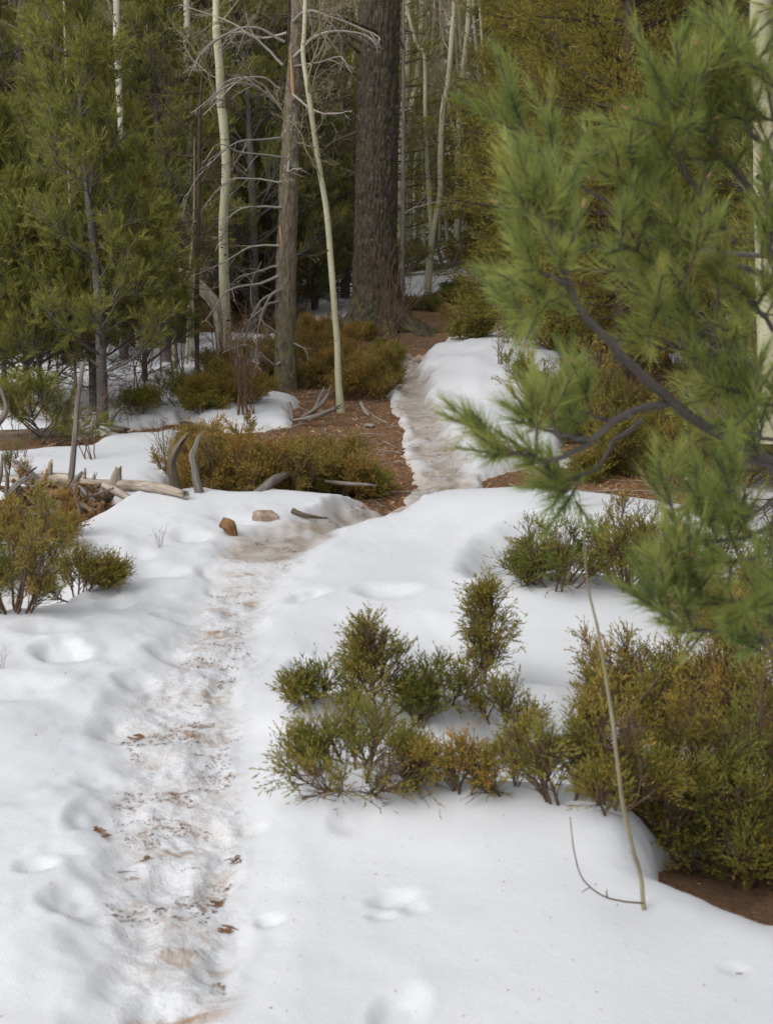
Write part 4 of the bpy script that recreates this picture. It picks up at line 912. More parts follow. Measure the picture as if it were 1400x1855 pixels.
# ================================================================== CONIFERS
def pine_branch(seed, L, needle=(.055, .0055, 24), shoot=.11, mats=('pinebark', 'pine'), dens=1., rise=.25, curl=.05, bare=.25, name='branch', r=None, forward=.25):
    rg = np.random.default_rng(seed); g = Geo(); r = r or (.006 + .010 * L)
    p, e = grow([[0, 0, 0]], [[1, 0, rise]], L, 9, .07, curl, rg); tubes(g, p, r, r * .3, 6, 0)
    n1 = max(4, int(L * 15 * dens)); P, D, _, t = spawn(p, e, n1, bare, 1., .5, .95, rg, flat=.45, tilt=.15)
    q, f = grow(P, D, .10 + L * .42 * (1.12 - t), 6, .09, .06, rg); tubes(g, q, r * .45, r * .18, 4, 0)
    sP, sD = [q[:, -1]], [f[:, -1]]
    P, D, _, t = spawn(q, f, max(2, int(5 * dens)), .30, .95, .5, .95, rg, flat=.2, tilt=.15)
    s, h = grow(P, D, shoot * 1.1, 3, .1, .08, rg); tubes(g, s, r * .22, r * .14, 3, 0)
    sP.append(s[:, 1]); sD.append(h[:, 2])
    P, D, _, t = spawn(p, e, max(3, int(5 * L * dens)), .55, 1., .4, .8, rg, tilt=.2); sP.append(P); sD.append(D)
    sP.append(p[:, -1]); sD.append(e[:, -1])
    SP, SD = np.concatenate(sP), np.concatenate(sD)
    SL = shoot * rg.uniform(.7, 1.2, len(SP))
    leaves(g, SP - SD * SL[:, None] * .3, SD, SL, needle[2], needle[0], needle[1], .25, .95, rg, 1, up=.12, va=np.clip(rg.beta(2, 2.6, len(SP)), 0, 1))
    return g.mesh(name, [M[mats[0]], M[mats[1]]])
LENS = [.3, .5, .75, 1.05, 1.4]
PB = {L: [pine_branch(int(L * 1000) + i, L) for i in range(3)] for L in LENS}
PBN = {L: [pine_branch(int(L * 1000) + 50 + i, L, needle=(.062, .0034, 42), shoot=.14, mats=('pinebark', 'pine_near'), dens=.6, rise=.15) for i in range(2)] for L in (.5, .8, 1.15)}
def young_pine(loc, H, R, label, seed, nb=60, z0=.35, lean=(0, 0), rad=None, cat='pine', lib=PB, twin=False, low=1., mats='pinebark', deadlow=10, shape=.75, group=None):
    rg = np.random.default_rng(seed); o = link('pine_tree', None, loc=loc); tag(o, label, cat, group)
    rad = rad or H * .014; g = Geo()
    P = np.array([[0, 0, -.1], [lean[0] * .2 + .02, lean[1] * .2, H * .3], [lean[0] * .6 - .02, lean[1] * .6, H * .65], [lean[0], lean[1], H]])
    pts, rr, _ = limb(g, P, [rad, rad * .8, rad * .45, .006], n=80, sides=16, rough=.06, seed=seed, flare=.35)
    link('trunk', g.mesh('trunk', [M[mats]]), o)
    ks = sorted(lib)
    for k in range(nb):
        h = z0 + (1 - z0) * ((k + rg.random()) / nb) ** .95
        q = pts[int(min(h, .995) * 79)]; rel_h = (h - z0) / (1 - z0)
        L = R * (1 - rel_h) ** shape * rg.uniform(.65, 1.15) + .16
        key = min(ks, key=lambda a: abs(a - L)); s = L / key
        link('branch', lib[key][rg.integers(len(lib[key]))], o, q, (rg.uniform(-.4, .4), -(.10 + .75 * rel_h + rg.normal() * .12) * low, rg.uniform(0, 6.283)), (s, s, s))
    put_branches(o, P, deadlow, .05, z0 + .12, (R * .4, R * .9), DK, rg, tilt=(-.35, .2))
    return o
def ground_at(px, py, d=None):
    if d is None: return hit(px, py)
    q = P3(px, py, d); return np.array([q[0], q[1], gz(q[0], q[1])])
LP = [  # left pines: foot pixel, height m, crown radius, seed, branches, z0, text
    ((187, 765), 3.35, .62, 11, 58, .15, 'tallest young pine at left with a pointed green top', (-.08, 0)),
    ((170, 745), 2.6, .55, 12, 40, .16, 'slimmer pine stem standing close behind the tallest left pine', (-.10, .1)),
    ((75, 748), 1.75, .50, 13, 42, .12, 'young green pine at the left edge lower than its neighbour', (-.1, 0)),
    ((52, 735), 2.3, .6, 14, 54, .12, 'thin pine behind the lower one at the left edge', (-.15, 0)),
    ((-60, 740), 2.6, .7, 15, 50, .2, 'pine half cut off by the left edge', (0, 0)),
    ((8, 715), 2.0, .6, 35, 44, .15, 'small pine between the two at the left edge', (0, 0)),
    ((262, 690), 2.1, .6, 16, 42, .10, 'bushy pine just right of the tallest left pine', (.0, 0)),
    ((300, 655), 4.2, 1.0, 17, 64, .2, 'dark bushy pine behind the leaning dead trunk', (0, 0)),
    ((225, 650), 3.9, .9, 36, 60, .2, 'dark pine filling the gap behind the tallest left pine', (0, 0)),
    ((120, 660), 4.0, 1.0, 37, 60, .15, 'dark pine behind the left pines', (0, 0)),
    ((460, 600), 5.5, 1.5, 18, 74, .06, 'dark green pine between the thick aspen and the dead pine', (0, 0)),
    ((500, 575), 6, 1.6, 38, 74, .04, 'dark broad pine directly behind the dead pine', (0, 0)),
    ((385, 585), 6, 1.5, 39, 74, .05, 'dark broad pine directly behind the thick aspen', (0, 0)),
    ((570, 560), 4.2, 1.5, 19, 74, .04, 'deep green young pine left of the big fir trunk', (0, 0)),
    ((625, 540), 6, 1.4, 40, 60, .04, 'deep green pine half hidden by the big fir trunk', (0, 0)),
    ((20, 640), 6, 1.4, 41, 60, .06, 'tall dark pine behind the left edge trees', (0, 0)),
    ((70, 850), .30, .26, 21, 14, .05, 'tiny pine seedling with green needles beside the dark log', (0, 0)),
]
for (a, b_), H, R, sd, nb, z0, lab, ln in LP:
    d = 10.6 if sd == 21 else None
    young_pine(ground_at(a, b_, d), H, R, lab, sd, nb, z0, lean=ln, deadlow=16 if sd in (11, 12, 13, 14, 16) else 6)

# ---- the right side: limber pines and tree junipers
RP = [((2.45, 5.3), 4.6, 1.15, 51, 46, .08, 'limber pine crown filling the upper right behind the blurred near boughs', PBN),
      ((2.6, 7.2), 5.2, 1.35, 52, 64, .03, 'pine further back at right with boughs reaching over the bare ground', PB),
      ((2.6, 9.4), 4.6, 1.05, 54, 60, .16, 'slender pine behind the snow bank right of the trail', PB),
      ((3.6, 10.2), 6, 1.6, 53, 74, .02, 'pine deep behind the right-hand trees', PB)]
for (x, y), H, R, sd, nb, z0, lab, lib in RP:
    young_pine(np.array([x, y, gz(x, y)]), H, R, lab, sd, nb, z0, lib=lib, low=.8, shape=.5)

# crown built as one mesh: for trees farther than about 12 m
def crown_mesh(seed, H, R, nb, z0, mat, needle, nsh, name='crown', droop=-.03, shape=.75, nsec=9, rise=(-.1, .6), barkm='darktwig', upn=.05):
    rg = np.random.default_rng(seed); g = Geo()
    h = z0 + (1 - z0) * rg.random(nb) ** 1.05; rel_h = (h - z0) / (1 - z0)
    L = R * (1 - rel_h) ** shape * rg.uniform(.55, 1.2, nb) + .15; az = rg.uniform(0, 6.283, nb)
    el = rise[0] + (rise[1] - rise[0]) * rel_h + rg.normal(size=nb) * .12
    D = np.stack([np.cos(az) * np.cos(el), np.sin(az) * np.cos(el), np.sin(el)], -1)
    p, e = grow(np.stack([0 * h, 0 * h, h * H], -1), D, L, 6, .07, droop, rg); tubes(g, p, .008 + .010 * L, .004, 4, 0)
    P, D, bi, t = spawn(p, e, nsec, .2, 1., .4, .9, rg, flat=.5, tilt=.05)
    q, f = grow(P, D, .12 + .38 * L[bi] * (1.1 - t), 4, .12, droop, rg); tubes(g, q[:, [0, 2, 4]], .005, .002, 3, 0)
    P, D, bi2, t = spawn(q, f, nsh, .15, 1., .3, .9, rg, tilt=upn)
    clump = np.repeat(np.clip(rg.beta(2.2, 2.4, len(q)), 0, 1), nsh)
    leaves(g, P, D, .16, needle[2], needle[0], needle[1], .3, .9, rg, 1, va=clump, up=upn)
    return g.mesh(name, [M[barkm], M[mat]])
def stem_mesh(H, r, mat, seed):
    g = Geo(); limb(g, [[0, 0, -.3], [.03, 0, H * .4], [-.03, .02, H * .8], [0, 0, H]], [r, r * .75, r * .35, .01], n=40, sides=14, rough=.08, seed=seed, flare=.3)
    return g.mesh('trunk', [M[mat]])
CR = [(crown_mesh(801, 10, 2.0, 120, .03, 'fir', (.075, .016, 9), 5), stem_mesh(10, .13, 'darklog', 1)),
      (crown_mesh(802, 11, 1.8, 120, .05, 'fir', (.075, .016, 9), 5, droop=.02), stem_mesh(11, .12, 'pinebark', 2)),
      (crown_mesh(803, 9, 1.9, 105, .02, 'pine', (.09, .014, 11), 4, droop=.05, upn=.2), stem_mesh(9, .11, 'pinebark', 3)),
      (crown_mesh(804, 12, 2.2, 125, .12, 'pine', (.09, .014, 11), 4, droop=.03, upn=.2), stem_mesh(12, .15, 'darklog', 4)),
      (crown_mesh(805, 7, 1.6, 100, .01, 'cedar', (.06, .014, 10), 6, droop=.04, nsec=10), stem_mesh(7, .12, 'darklog', 5))]
CRH = [10, 11, 9, 12, 7]
def far_tree(x, y, k, s, rz, label, group, cat='conifer', name='conifer_tree'):
    o = link(name, None, loc=(x, y, float(base_g(x, y)) - .15), rot=(0, 0, rz), scale=s); tag(o, label, cat, group)
    link('crown', CR[k][0], o); link('trunk', CR[k][1], o); return o
# the olive-coloured tree junipers right of the trail, each its own crown
for i, (x, y, H, R, lab) in enumerate([(2.05, 12.6, 5.4, 1.1, 'yellowish olive tree juniper right of the aspens'), (2.9, 12.8, 6.0, 1.3, 'broad olive tree juniper behind the right-hand pines'), (1.9, 16.5, 6, 1.2, 'olive conifer behind the yellowish tree juniper')]):
    c = crown_mesh(830 + i, H, R, 130, .15 if i != 2 else .04, 'cedar', (.045, .0105, 8), 8, droop=.03, nsec=13, shape=.5)
    o = link('juniper_tree', None, loc=(x, y, gz(x, y) - .1)); tag(o, lab, 'juniper tree'); link('crown', c, o); link('trunk', stem_mesh(H, .10, 'darktwig', 9 + i), o)
# the wood behind
rg = np.random.default_rng(4242); placed = []
def free(x, y, dmin):
    return all((x - a) ** 2 + (y - b) ** 2 > dmin ** 2 for a, b in placed)
zones = [(17.5, 24, 16, 1.6), (24, 32, 30, 2.0), (32, 42, 44, 2.2), (42, 62, 66, 2.6)]
ntree = 0
for y0, y1, n, dm in zones:
    tries = 0; k0 = 0
    while k0 < n and tries < 3000:
        tries += 1; y = rg.uniform(y0, y1); u = rg.uniform(-.42, .42)
        x = u * y; px = CX + u * FPX
        if y < 38 and 715 < px < 900: continue
        if y < 26 and 560 < px < 960: continue
        if y < 20 and px < 700 and px > 280: continue
        if not free(x, y, dm): continue
        placed.append((x, y)); k0 += 1; ntree += 1
        k = int(rg.choice([0, 1, 2, 3, 4], p=[.27, .2, .2, .18, .15]))
        lab = ['broad dark olive conifer ', 'narrow dark olive conifer ', 'low green pine ', 'tall dark green pine ', 'yellowish olive juniper tree '][k] + ('at the wood rim ' if y < 25 else 'deep in the wood ' if y < 42 else 'on the farthest slope ') + zone(px)
        far_tree(x, y, k, (1.9 + .15 * y + rg.uniform(.6, 2.4)) / CRH[k], rg.uniform(0, 6.28), lab, 'conifers of the dense far wood')
# grey dead stems standing in the far wood
for i in range(16):
    u = rg.uniform(-.30, .30); y = rg.uniform(21, 36)
    x = u * y; o = link('dead_tree', None, loc=(x, y, gz(x, y) - .1), rot=(rg.normal() * .04, rg.normal() * .05, 0)); tag(o, ('grey' if i % 2 else 'dark brown') + ' dead stem ' + zone(CX + u * FPX), 'dead tree', 'grey dead stems in the far wood')
    g = Geo(); H = rg.uniform(4, 7); L = np.array([[0, 0, 0], [rg.normal() * .05, 0, H * .5], [rg.normal() * .1, 0, H]]); limb(g, L, [.04, .032, .015], n=30, sides=10, rough=.08, seed=i)
    link('trunk', g.mesh('trunk', [M['greywood' if i % 2 else 'darktwig']]), o); put_branches(o, L, 18, .15, .98, (.5, 1.3), DB + DK, rg, tilt=(-.3, .5))

# ---- the near limber pine: blurred boughs reaching in from the right
m, nt, b, out = newmat('orange_bud'); b.inputs['Base Color'].default_value = (.36, .19, .09, 1); b.inputs['Roughness'].default_value = .7; M['bud'] = m
NP = link('pine_tree', None, loc=(1.35, 2.75, gz(1.35, 2.75))); tag(NP, 'near limber pine whose soft green boughs reach in from the right edge', 'pine')
O = np.array(NP.location); g = Geo()
limb(g, [[0, 0, -.15], [.03, 0, .6], [.0, .05, 1.4], [.05, .05, 2.6]], [.055, .045, .035, .008], n=50, sides=16, rough=.08, seed=31, flare=.3)
link('trunk', g.mesh('trunk', [M['pinebark']]), NP)
def near_bough(pts, r, seed, sec=10, sl=.16, t0=.3, nn=66, tert=2, tip=True, leafy=1., off=0.):
    """pts: photo pixel + distance, from the thick end outwards"""
    rg = np.random.default_rng(seed); q = rel([P3(a + 75 * min(max((1230 - a) / 230, 0), 1), b, d) for a, b, d in pts], O); g = Geo(); p = catmull(q, 22)
    p[1:-1] += np.cumsum(rg.normal(size=(20, 3)) * .0022, 0); e = nrm(np.gradient(p, axis=0)); p = p[None]; e = e[None]
    tubes(g, p, r, r * .38, 8, 0, a=.4)
    L = float(np.sum(np.linalg.norm(np.diff(p[0], axis=0), axis=1)))
    P, D, _, t = spawn(p, e, max(3, int(sec * .70)), t0, .98, .4, .95, rg, tilt=.25)
    s, f = grow(P, D, sl * rg.uniform(.5, 1.15, len(P)), 6, .10, .07, rg); tubes(g, s, r * .36, r * .2, 5, 0, a=.4)
    SP, SD, SL = [s[:, -2], s[:, 3]], [f[:, -1], f[:, 4]], [rg.uniform(.07, .12, len(s)), np.full(len(s), .05)]
    if tert:
        P, D, _, t = spawn(s, f, tert, .35, 1., .5, .9, rg, tilt=.2); s2, f2 = grow(P, D, .045, 3, .1, .10, rg); tubes(g, s2, r * .2, r * .14, 4, 0, a=.4)
        SP.append(s2[:, 1]); SD.append(f2[:, -1]); SL.append(rg.uniform(.05, .10, len(s2)))
    for k_ in ((-2, -5, -8) if tip else ()): SP.append(p[:, k_]); SD.append(e[:, k_]); SL.append(np.array([.06]))
    SP, SD, SL = np.concatenate(SP), np.concatenate(SD), np.concatenate(SL)
    tubes(g, np.stack([SP, SP + SD * SL[:, None]], 1), .0028, .0016, 4, 0, a=.3)
    leaves(g, SP, SD, SL, nn, .050, .0023, .22, 1.05, rg, 1, up=.10, va=np.clip(rg.beta(1.1, 1.3, len(SP)) * .88, 0, 1), vr=.22)
    # pale buds at the shoot tips
    kb = rg.random(len(SP)) < .22; SP, SD, SL = SP[kb], SD[kb], SL[kb]
    bt = SP + SD * SL[:, None]; tubes(g, np.stack([bt, bt + SD * .006, bt + SD * .014], 1),   .0026, .001, 5, 2, a=.5)
    # a few rusty old needles at the shoot bases
    leaves(g, SP - SD * .02, SD, .04, 5, .05, .0015, .6, 1.3, rg, 1, va=np.full(len(SP), .97), vr=.04)
    link('branch', g.mesh('branch', [M['pinebark'], M['pine_near'], M['bud']]), NP)
near = [
    ([(1440, 470, 3.2), (1250, 450, 3.1), (1120, 420, 3.0), (1030, 372, 2.9), (960, 330, 2.85), (900, 270, 2.8), (850, 200, 2.8)], .006, 8, .08, .62),
    ([(1440, 860, 2.9), (1300, 785, 2.75), (1230, 745, 2.7), (1180, 712, 2.65), (1100, 668, 2.6), (1040, 620, 2.55), (985, 570, 2.5), (955, 510, 2.45), (940, 450, 2.4), (915, 400, 2.4)], .0125, 5, .08, .84),
    ([(985, 570, 2.5), (950, 530, 2.5), (910, 530, 2.5), (890, 550, 2.5), (875, 565, 2.5)], .005, 5, .05, .3),
    ([(955, 510, 2.45), (930, 502, 2.4), (905, 500, 2.4), (890, 490, 2.4)], .005, 5, .04, .2),
    ([(945, 480, 2.45), (915, 420, 2.4), (900, 380, 2.4), (895, 355, 2.4)], .005, 5, .05, .2),
    ([(1200, 730, 2.68), (1130, 745, 2.6), (1060, 768, 2.5), (990, 800, 2.45), (930, 825, 2.4), (860, 822, 2.35), (815, 800, 2.3)], .008, 5, .06, .6),
    ([(990, 800, 2.45), (950, 790, 2.4), (910, 780, 2.4), (880, 755, 2.4)], .005, 4, .06, .4),
    ([(1100, 755, 2.55), (1050, 750, 2.55), (1000, 745, 2.5), (970, 750, 2.5)], .0045, 3, .07, .5),
    ([(1130, 760, 2.6), (1060, 790, 2.6), (1010, 830, 2.55), (960, 850, 2.5), (930, 880, 2.5)], .005, 3, .05, .7),
    ([(1440, 1090, 2.6), (1350, 1084, 2.55), (1270, 1076, 2.5), (1225, 1050, 2.45), (1190, 1030, 2.4)], .0055, 7, .08, .35),
    ([(1440, 1175, 2.55), (1350, 1155, 2.5), (1270, 1145, 2.45), (1215, 1130, 2.4), (1190, 1110, 2.4)], .005, 7, .08, .3),
    ([(1440, 930, 2.8), (1370, 960, 2.7), (1310, 975, 2.6), (1260, 975, 2.55), (1225, 955, 2.5)], .006, 7, .09, .25),
    ([(1440, 880, 2.9), (1380, 840, 2.8), (1330, 830, 2.8), (1290, 860, 2.7), (1260, 900, 2.7)], .006, 7, .10, .2),
    ([(1440, 980, 2.7), (1400, 1000, 2.6), (1340, 1010, 2.55), (1290, 1020, 2.5)], .005, 6, .09, .2),
    ([(1440, 760, 3.0), (1390, 700, 2.85), (1330, 640, 2.75), (1270, 590, 2.7), (1230, 540, 2.65), (1215, 500, 2.6)], .008, 11, .13, .25),
    ([(1440, 650, 2.9), (1400, 600, 2.8), (1370, 560, 2.75), (1330, 520, 2.7)], .006, 8, .12, .15),
    ([(1440, 520, 3.0), (1370, 492, 2.9), (1290, 480, 2.8), (1200, 488, 2.75), (1140, 470, 2.7), (1090, 450, 2.65), (1050, 455, 2.6)], .008, 11, .12, .35),
    ([(1440, 420, 2.9), (1380, 370, 2.8), (1330, 300, 2.7), (1290, 250, 2.65), (1250, 210, 2.6), (1240, 170, 2.55)], .009, 12, .12, .3),
    ([(1330, 440, 2.8), (1290, 390, 2.7), (1240, 330, 2.65), (1200, 280, 2.6), (1180, 230, 2.6)], .007, 10, .11, .3),
    ([(1240, 470, 2.8), (1200, 420, 2.7), (1160, 370, 2.65), (1120, 330, 2.6)], .006, 8, .10, .3),
    ([(1440, 330, 2.8), (1400, 280, 2.7), (1350, 230, 2.6), (1320, 180, 2.6)], .007, 9, .11, .2),
    ([(1440, 240, 2.7), (1410, 180, 2.6), (1380, 130, 2.55)], .006, 9, .10, .1),
    ([(1440, 560, 2.8), (1410, 520, 2.7), (1390, 440, 2.65), (1380, 400, 2.6)], .006, 8, .12, .2),
    ([(1330, 640, 2.75), (1270, 660, 2.7), (1210, 640, 2.65), (1150, 620, 2.6)], .005, 7, .09, .3),
    ([(1440, 740, 2.8), (1400, 740, 2.75), (1350, 720, 2.7), (1310, 700, 2.65)], .005, 8, .10, .2),
    ([(1440, 1040, 2.5), (1400, 1060, 2.5), (1360, 1090, 2.45), (1330, 1110, 2.4)], .005, 6, .08, .2),
    ([(1440, 800, 2.8), (1400, 800, 2.75), (1360, 790, 2.7), (1330, 780, 2.65)], .005, 7, .10, .2),
    ([(1440, 900, 2.7), (1390, 910, 2.6), (1350, 930, 2.55), (1320, 920, 2.5)], .005, 7, .10, .2),
    ([(1440, 1230, 2.5), (1400, 1180, 2.45), (1370, 1150, 2.45)], .004, 5, .08, .2),
]
for i, (pts, r, sec, sl, t0) in enumerate(near): near_bough(pts, r, 900 + i, sec, sl, t0)
# ================================================================== JUNIPERS AND UNDERGROWTH
def juniper_geo(seed, w, d, h, nst, leaf=(.0112, .0038, 10), mat='juniper', erect=.4, sec=7, ter=6, twig=.045, spread=1., thick=1., low=.0, vmean=.5, qua=4, qlen=.075, leader=False):
    """stems fan out from a small base and fill a loose dome w x d x h"""
    rg = np.random.default_rng(seed); g = Geo(); fol = Geo()
    az = rg.uniform(0, 6.283, nst); rr = np.sqrt(rg.random(nst)); 
    tx, ty = rr * np.cos(az) * w * .5 * spread, rr * np.sin(az) * d * .5 * spread
    tz = h * (1 - (rr * .92) ** 2) ** .5 * rg.uniform(.45, 1.12, nst)
    b = np.stack([tx * .30, ty * .30, np.full(nst, -.03)], -1); T = np.stack([tx, ty, tz], -1); V = T - b; Ln = np.linalg.norm(V, axis=1)
    D = nrm(V + np.stack([tx * .8, ty * .8, -tz * .30], -1) * (1 - erect))
    if leader:
        T1, E1 = grow([[0, 0, -.03]], [[.05, 0, 1]], h * 1.02, 10, .05, .03, rg); tubes(g, T1, .007, .002, 6, 0)
        b, D, _, tt = spawn(T1, E1, nst, .16, .93, .85, 1.35, rg); Ln = w * .62 * (1.06 - tt) ** 1.0 * rg.uniform(.35, 1.15, nst)
    p, e = grow(b, D, Ln * 1.03, 8, .09, .10 * (1 - erect), rg); tubes(g, p, (.0035 + .009 * Ln) * thick, .0018, 5, 0)
    P, D, bi, t = spawn(p, e, sec, .20, 1., .5, 1.0, rg, tilt=.12)
    q, f = grow(P, D, (.26 * Ln[bi] + .055) * (1.2 - t) * rg.uniform(.45, 1.2, len(P)), 5, .13, .08, rg); tubes(g, q[:, [0, 2, 5]], .0028 * thick, .0012, 3, 0)
    vq = np.clip(rg.normal(size=len(p)) * .13 + vmean, 0, 1)[bi] + rg.normal(size=len(q)) * .09
    P, D, bi2, t2 = spawn(q, f, ter, .15, 1., .35, .85, rg, tilt=.15)
    s, h_ = grow(P, D, qlen * rg.uniform(.6, 1.2, len(P)), 3, .14, .05, rg); tubes(g, s[:, [0, 3]], .0013 * thick, .0008, 3, 0)
    P, D, bi3, t3 = spawn(s, h_, qua, .1, 1., .35, .85, rg, tilt=.1)
    P = np.concatenate([P, s[:, -2]]); D = np.concatenate([D, h_[:, -1]])
    va = np.concatenate([vq[bi2][bi3], vq[bi2]])
    hz = np.clip(P[:, 2] / max(h, .01), 0, 1); rad = np.clip(np.hypot(P[:, 0] / (w * .5), P[:, 1] / (d * .5)), 0, 1.2)
    va = np.clip(va + rg.normal(size=len(P)) * .08 + .22 * np.maximum(hz, rad) - .14, .0, 1)   # outer shoots are bronzed by winter
    gs = .055 if leaf[0] < .012 else .09
    m = (P[:, 2] > low) & (fbm(P[:, 0] + seed, P[:, 1], gs, 2, seed % 97, P[:, 2]) + rg.normal(size=len(P)) * .06 > (-.06 if leaf[0] < .012 else -.14))
    leaves(fol, P[m], D[m], twig * rg.uniform(.6, 1.2, m.sum()), leaf[2], leaf[0], leaf[1], .25, .85, rg, 0, va=va[m], up=.04, vr=.16)
    return g.mesh('stems', [M['redtwig']]), fol.mesh('foliage', [M[mat]])
def px_size(px, py, w, h, d=None):
    c = ground_at(px, py, d); k = c[1] / FPX; return c, w * k, h * k
def juniper(px, py, w, h, label, seed, nst=None, d=None, depth=.9, mat='juniper', cat='juniper', name='juniper', group=None, **kw):
    c, W, H = px_size(px, py, w, h, d)
    if nst is None: nst = int(10 + 26 * W * H / .12) if W * H < .25 else 60
    st, fo = juniper_geo(seed, W, W * depth, H, nst, mat=mat, **kw)
    o = link(name, None, loc=c); tag(o, label, cat, group); link('stems', st, o); link('foliage', fo, o); return o, (st, fo)

J = [  # foreground group at the well in the snow
    (684, 1345, 210, 235, 'small upright juniper with a bare pointed leader above the snow', 1, 22, dict(erect=.85, depth=.8, leader=True, sec=5, ter=4)),
    (655, 1408, 330, 120, 'low spreading juniper in front of the upright one', 2, 40, dict(erect=.15, vmean=.5, sec=9)),
    (575, 1272, 95, 72, 'little green juniper sprig poking out of its own hole in the snow', 3, 8, dict(erect=.3, vmean=.3)),
    (765, 1325, 120, 115, 'dark-hearted juniper tuft right of the upright one', 4, 12, dict(erect=.4, vmean=.4)),
    (815, 1270, 110, 95, 'thin bronzed juniper sprays leaning right behind the dark-hearted tuft', 5, 7, dict(erect=.6, vmean=.5, sec=8)),
    (752, 1420, 44, 62, 'narrow juniper sprig at the edge of the snow lip', 6, 4, dict(erect=.8)),
    (838, 1436, 80, 55, 'sparse low juniper sprig alone in the snow well', 7, 5, dict(erect=.5, sec=6)),
    (878, 1240, 130, 190, 'narrow upright juniper standing alone in the snow', 8, 20, dict(erect=.85, vmean=.38, depth=.9, leader=True, sec=6, ter=4)),
    (940, 1440, 170, 160, 'juniper with bare lower stems at the left end of the big thicket', 9, 11, dict(erect=.75, low=.05, vmean=.5)),
    (905, 1320, 120, 95, 'bronzed juniper bridging the snow between tuft and thicket', 10, 6, dict(sec=9, erect=.5, vmean=.5)),
    (1020, 1445, 210, 250, 'tall loose juniper with dark stems left of the bare sapling', 11, 19, dict(erect=.7, low=.08, vmean=.5)),
    (1100, 1455, 220, 190, 'juniper behind the middle of the bare sapling', 12, 26, dict(erect=.5, vmean=.45)),
    (1210, 1520, 260, 330, 'dense olive juniper right of the bare sapling', 13, 46, dict(erect=.45, vmean=.42)),
    (1340, 1585, 300, 400, 'largest juniper filling the lower right edge', 14, 60, dict(erect=.4, vmean=.42)),
    (1160, 1330, 200, 190, 'juniper crown behind the sapling with bright upper sprays', 15, 34, dict(erect=.55, vmean=.45)),
    (1290, 1350, 280, 270, 'bronze-tinted juniper between the boughs and the largest juniper', 16, 46, dict(erect=.45, vmean=.6)),
    (1440, 1400, 260, 360, 'juniper cut off by the right edge above the largest one', 17, 50, dict(erect=.45, vmean=.5)),
    (1010, 1062, 165, 150, 'round juniper in the snow well under the pine boughs', 18, 34, dict(erect=.55, vmean=.35)),
    (1135, 1068, 170, 165, 'juniper right of the round one below the pine boughs', 19, 34, dict(erect=.5, vmean=.45)),
    (1260, 1090, 250, 210, 'wide juniper under the near pine boughs', 20, 44, dict(erect=.45, vmean=.4)),
    (1390, 1120, 240, 230, 'juniper at the right edge under the near pine boughs', 21, 40, dict(erect=.45, vmean=.45)),
    (950, 1058, 60, 60, 'tiny sparse juniper sprig left of the round juniper', 22, 5, dict(erect=.6)),
    # left edge
    (30, 1108, 170, 225, 'bushy two-toned juniper at the left edge of the snow', 23, 34, dict(erect=.5, vmean=.5)),
    (-30, 1060, 200, 190, 'bronzed juniper cut off by the left edge', 24, 30, dict(erect=.5, vmean=.65)),
    (140, 1078, 130, 72, 'low juniper sprays reaching right over the snow hollow', 25, 14, dict(erect=.3, vmean=.45)),
    (196, 1060, 44, 20, 'tiny bronzed sprig at the rim of the snow hollow', 26, 4, dict(erect=.2, vmean=.7)),
    (80, 985, 180, 90, 'rust-brown juniper sprays below the rotten stump', 27, 22, dict(erect=.4, vmean=.75, mat='juniper_brown')),
    (15, 868, 90, 50, 'yellowish juniper twig behind the splintered stakes', 28, 6, dict(erect=.6, vmean=.7)),
]
for px, py, w, h, lab, sd, nst, kw in J:
    juniper(px, py, w, h, lab, 6000 + sd, nst if kw.get('leader') else max(3, int(nst * (.26 if px > 1380 or (px > 1200 and py < 1200) else .40 if px > 1150 or px < 300 else .34))), **dict(dict(sec=12, ter=6), **kw))
MID = dict(leaf=(.018, .0058, 7), twig=.055, qlen=.10, sec=8, ter=7)
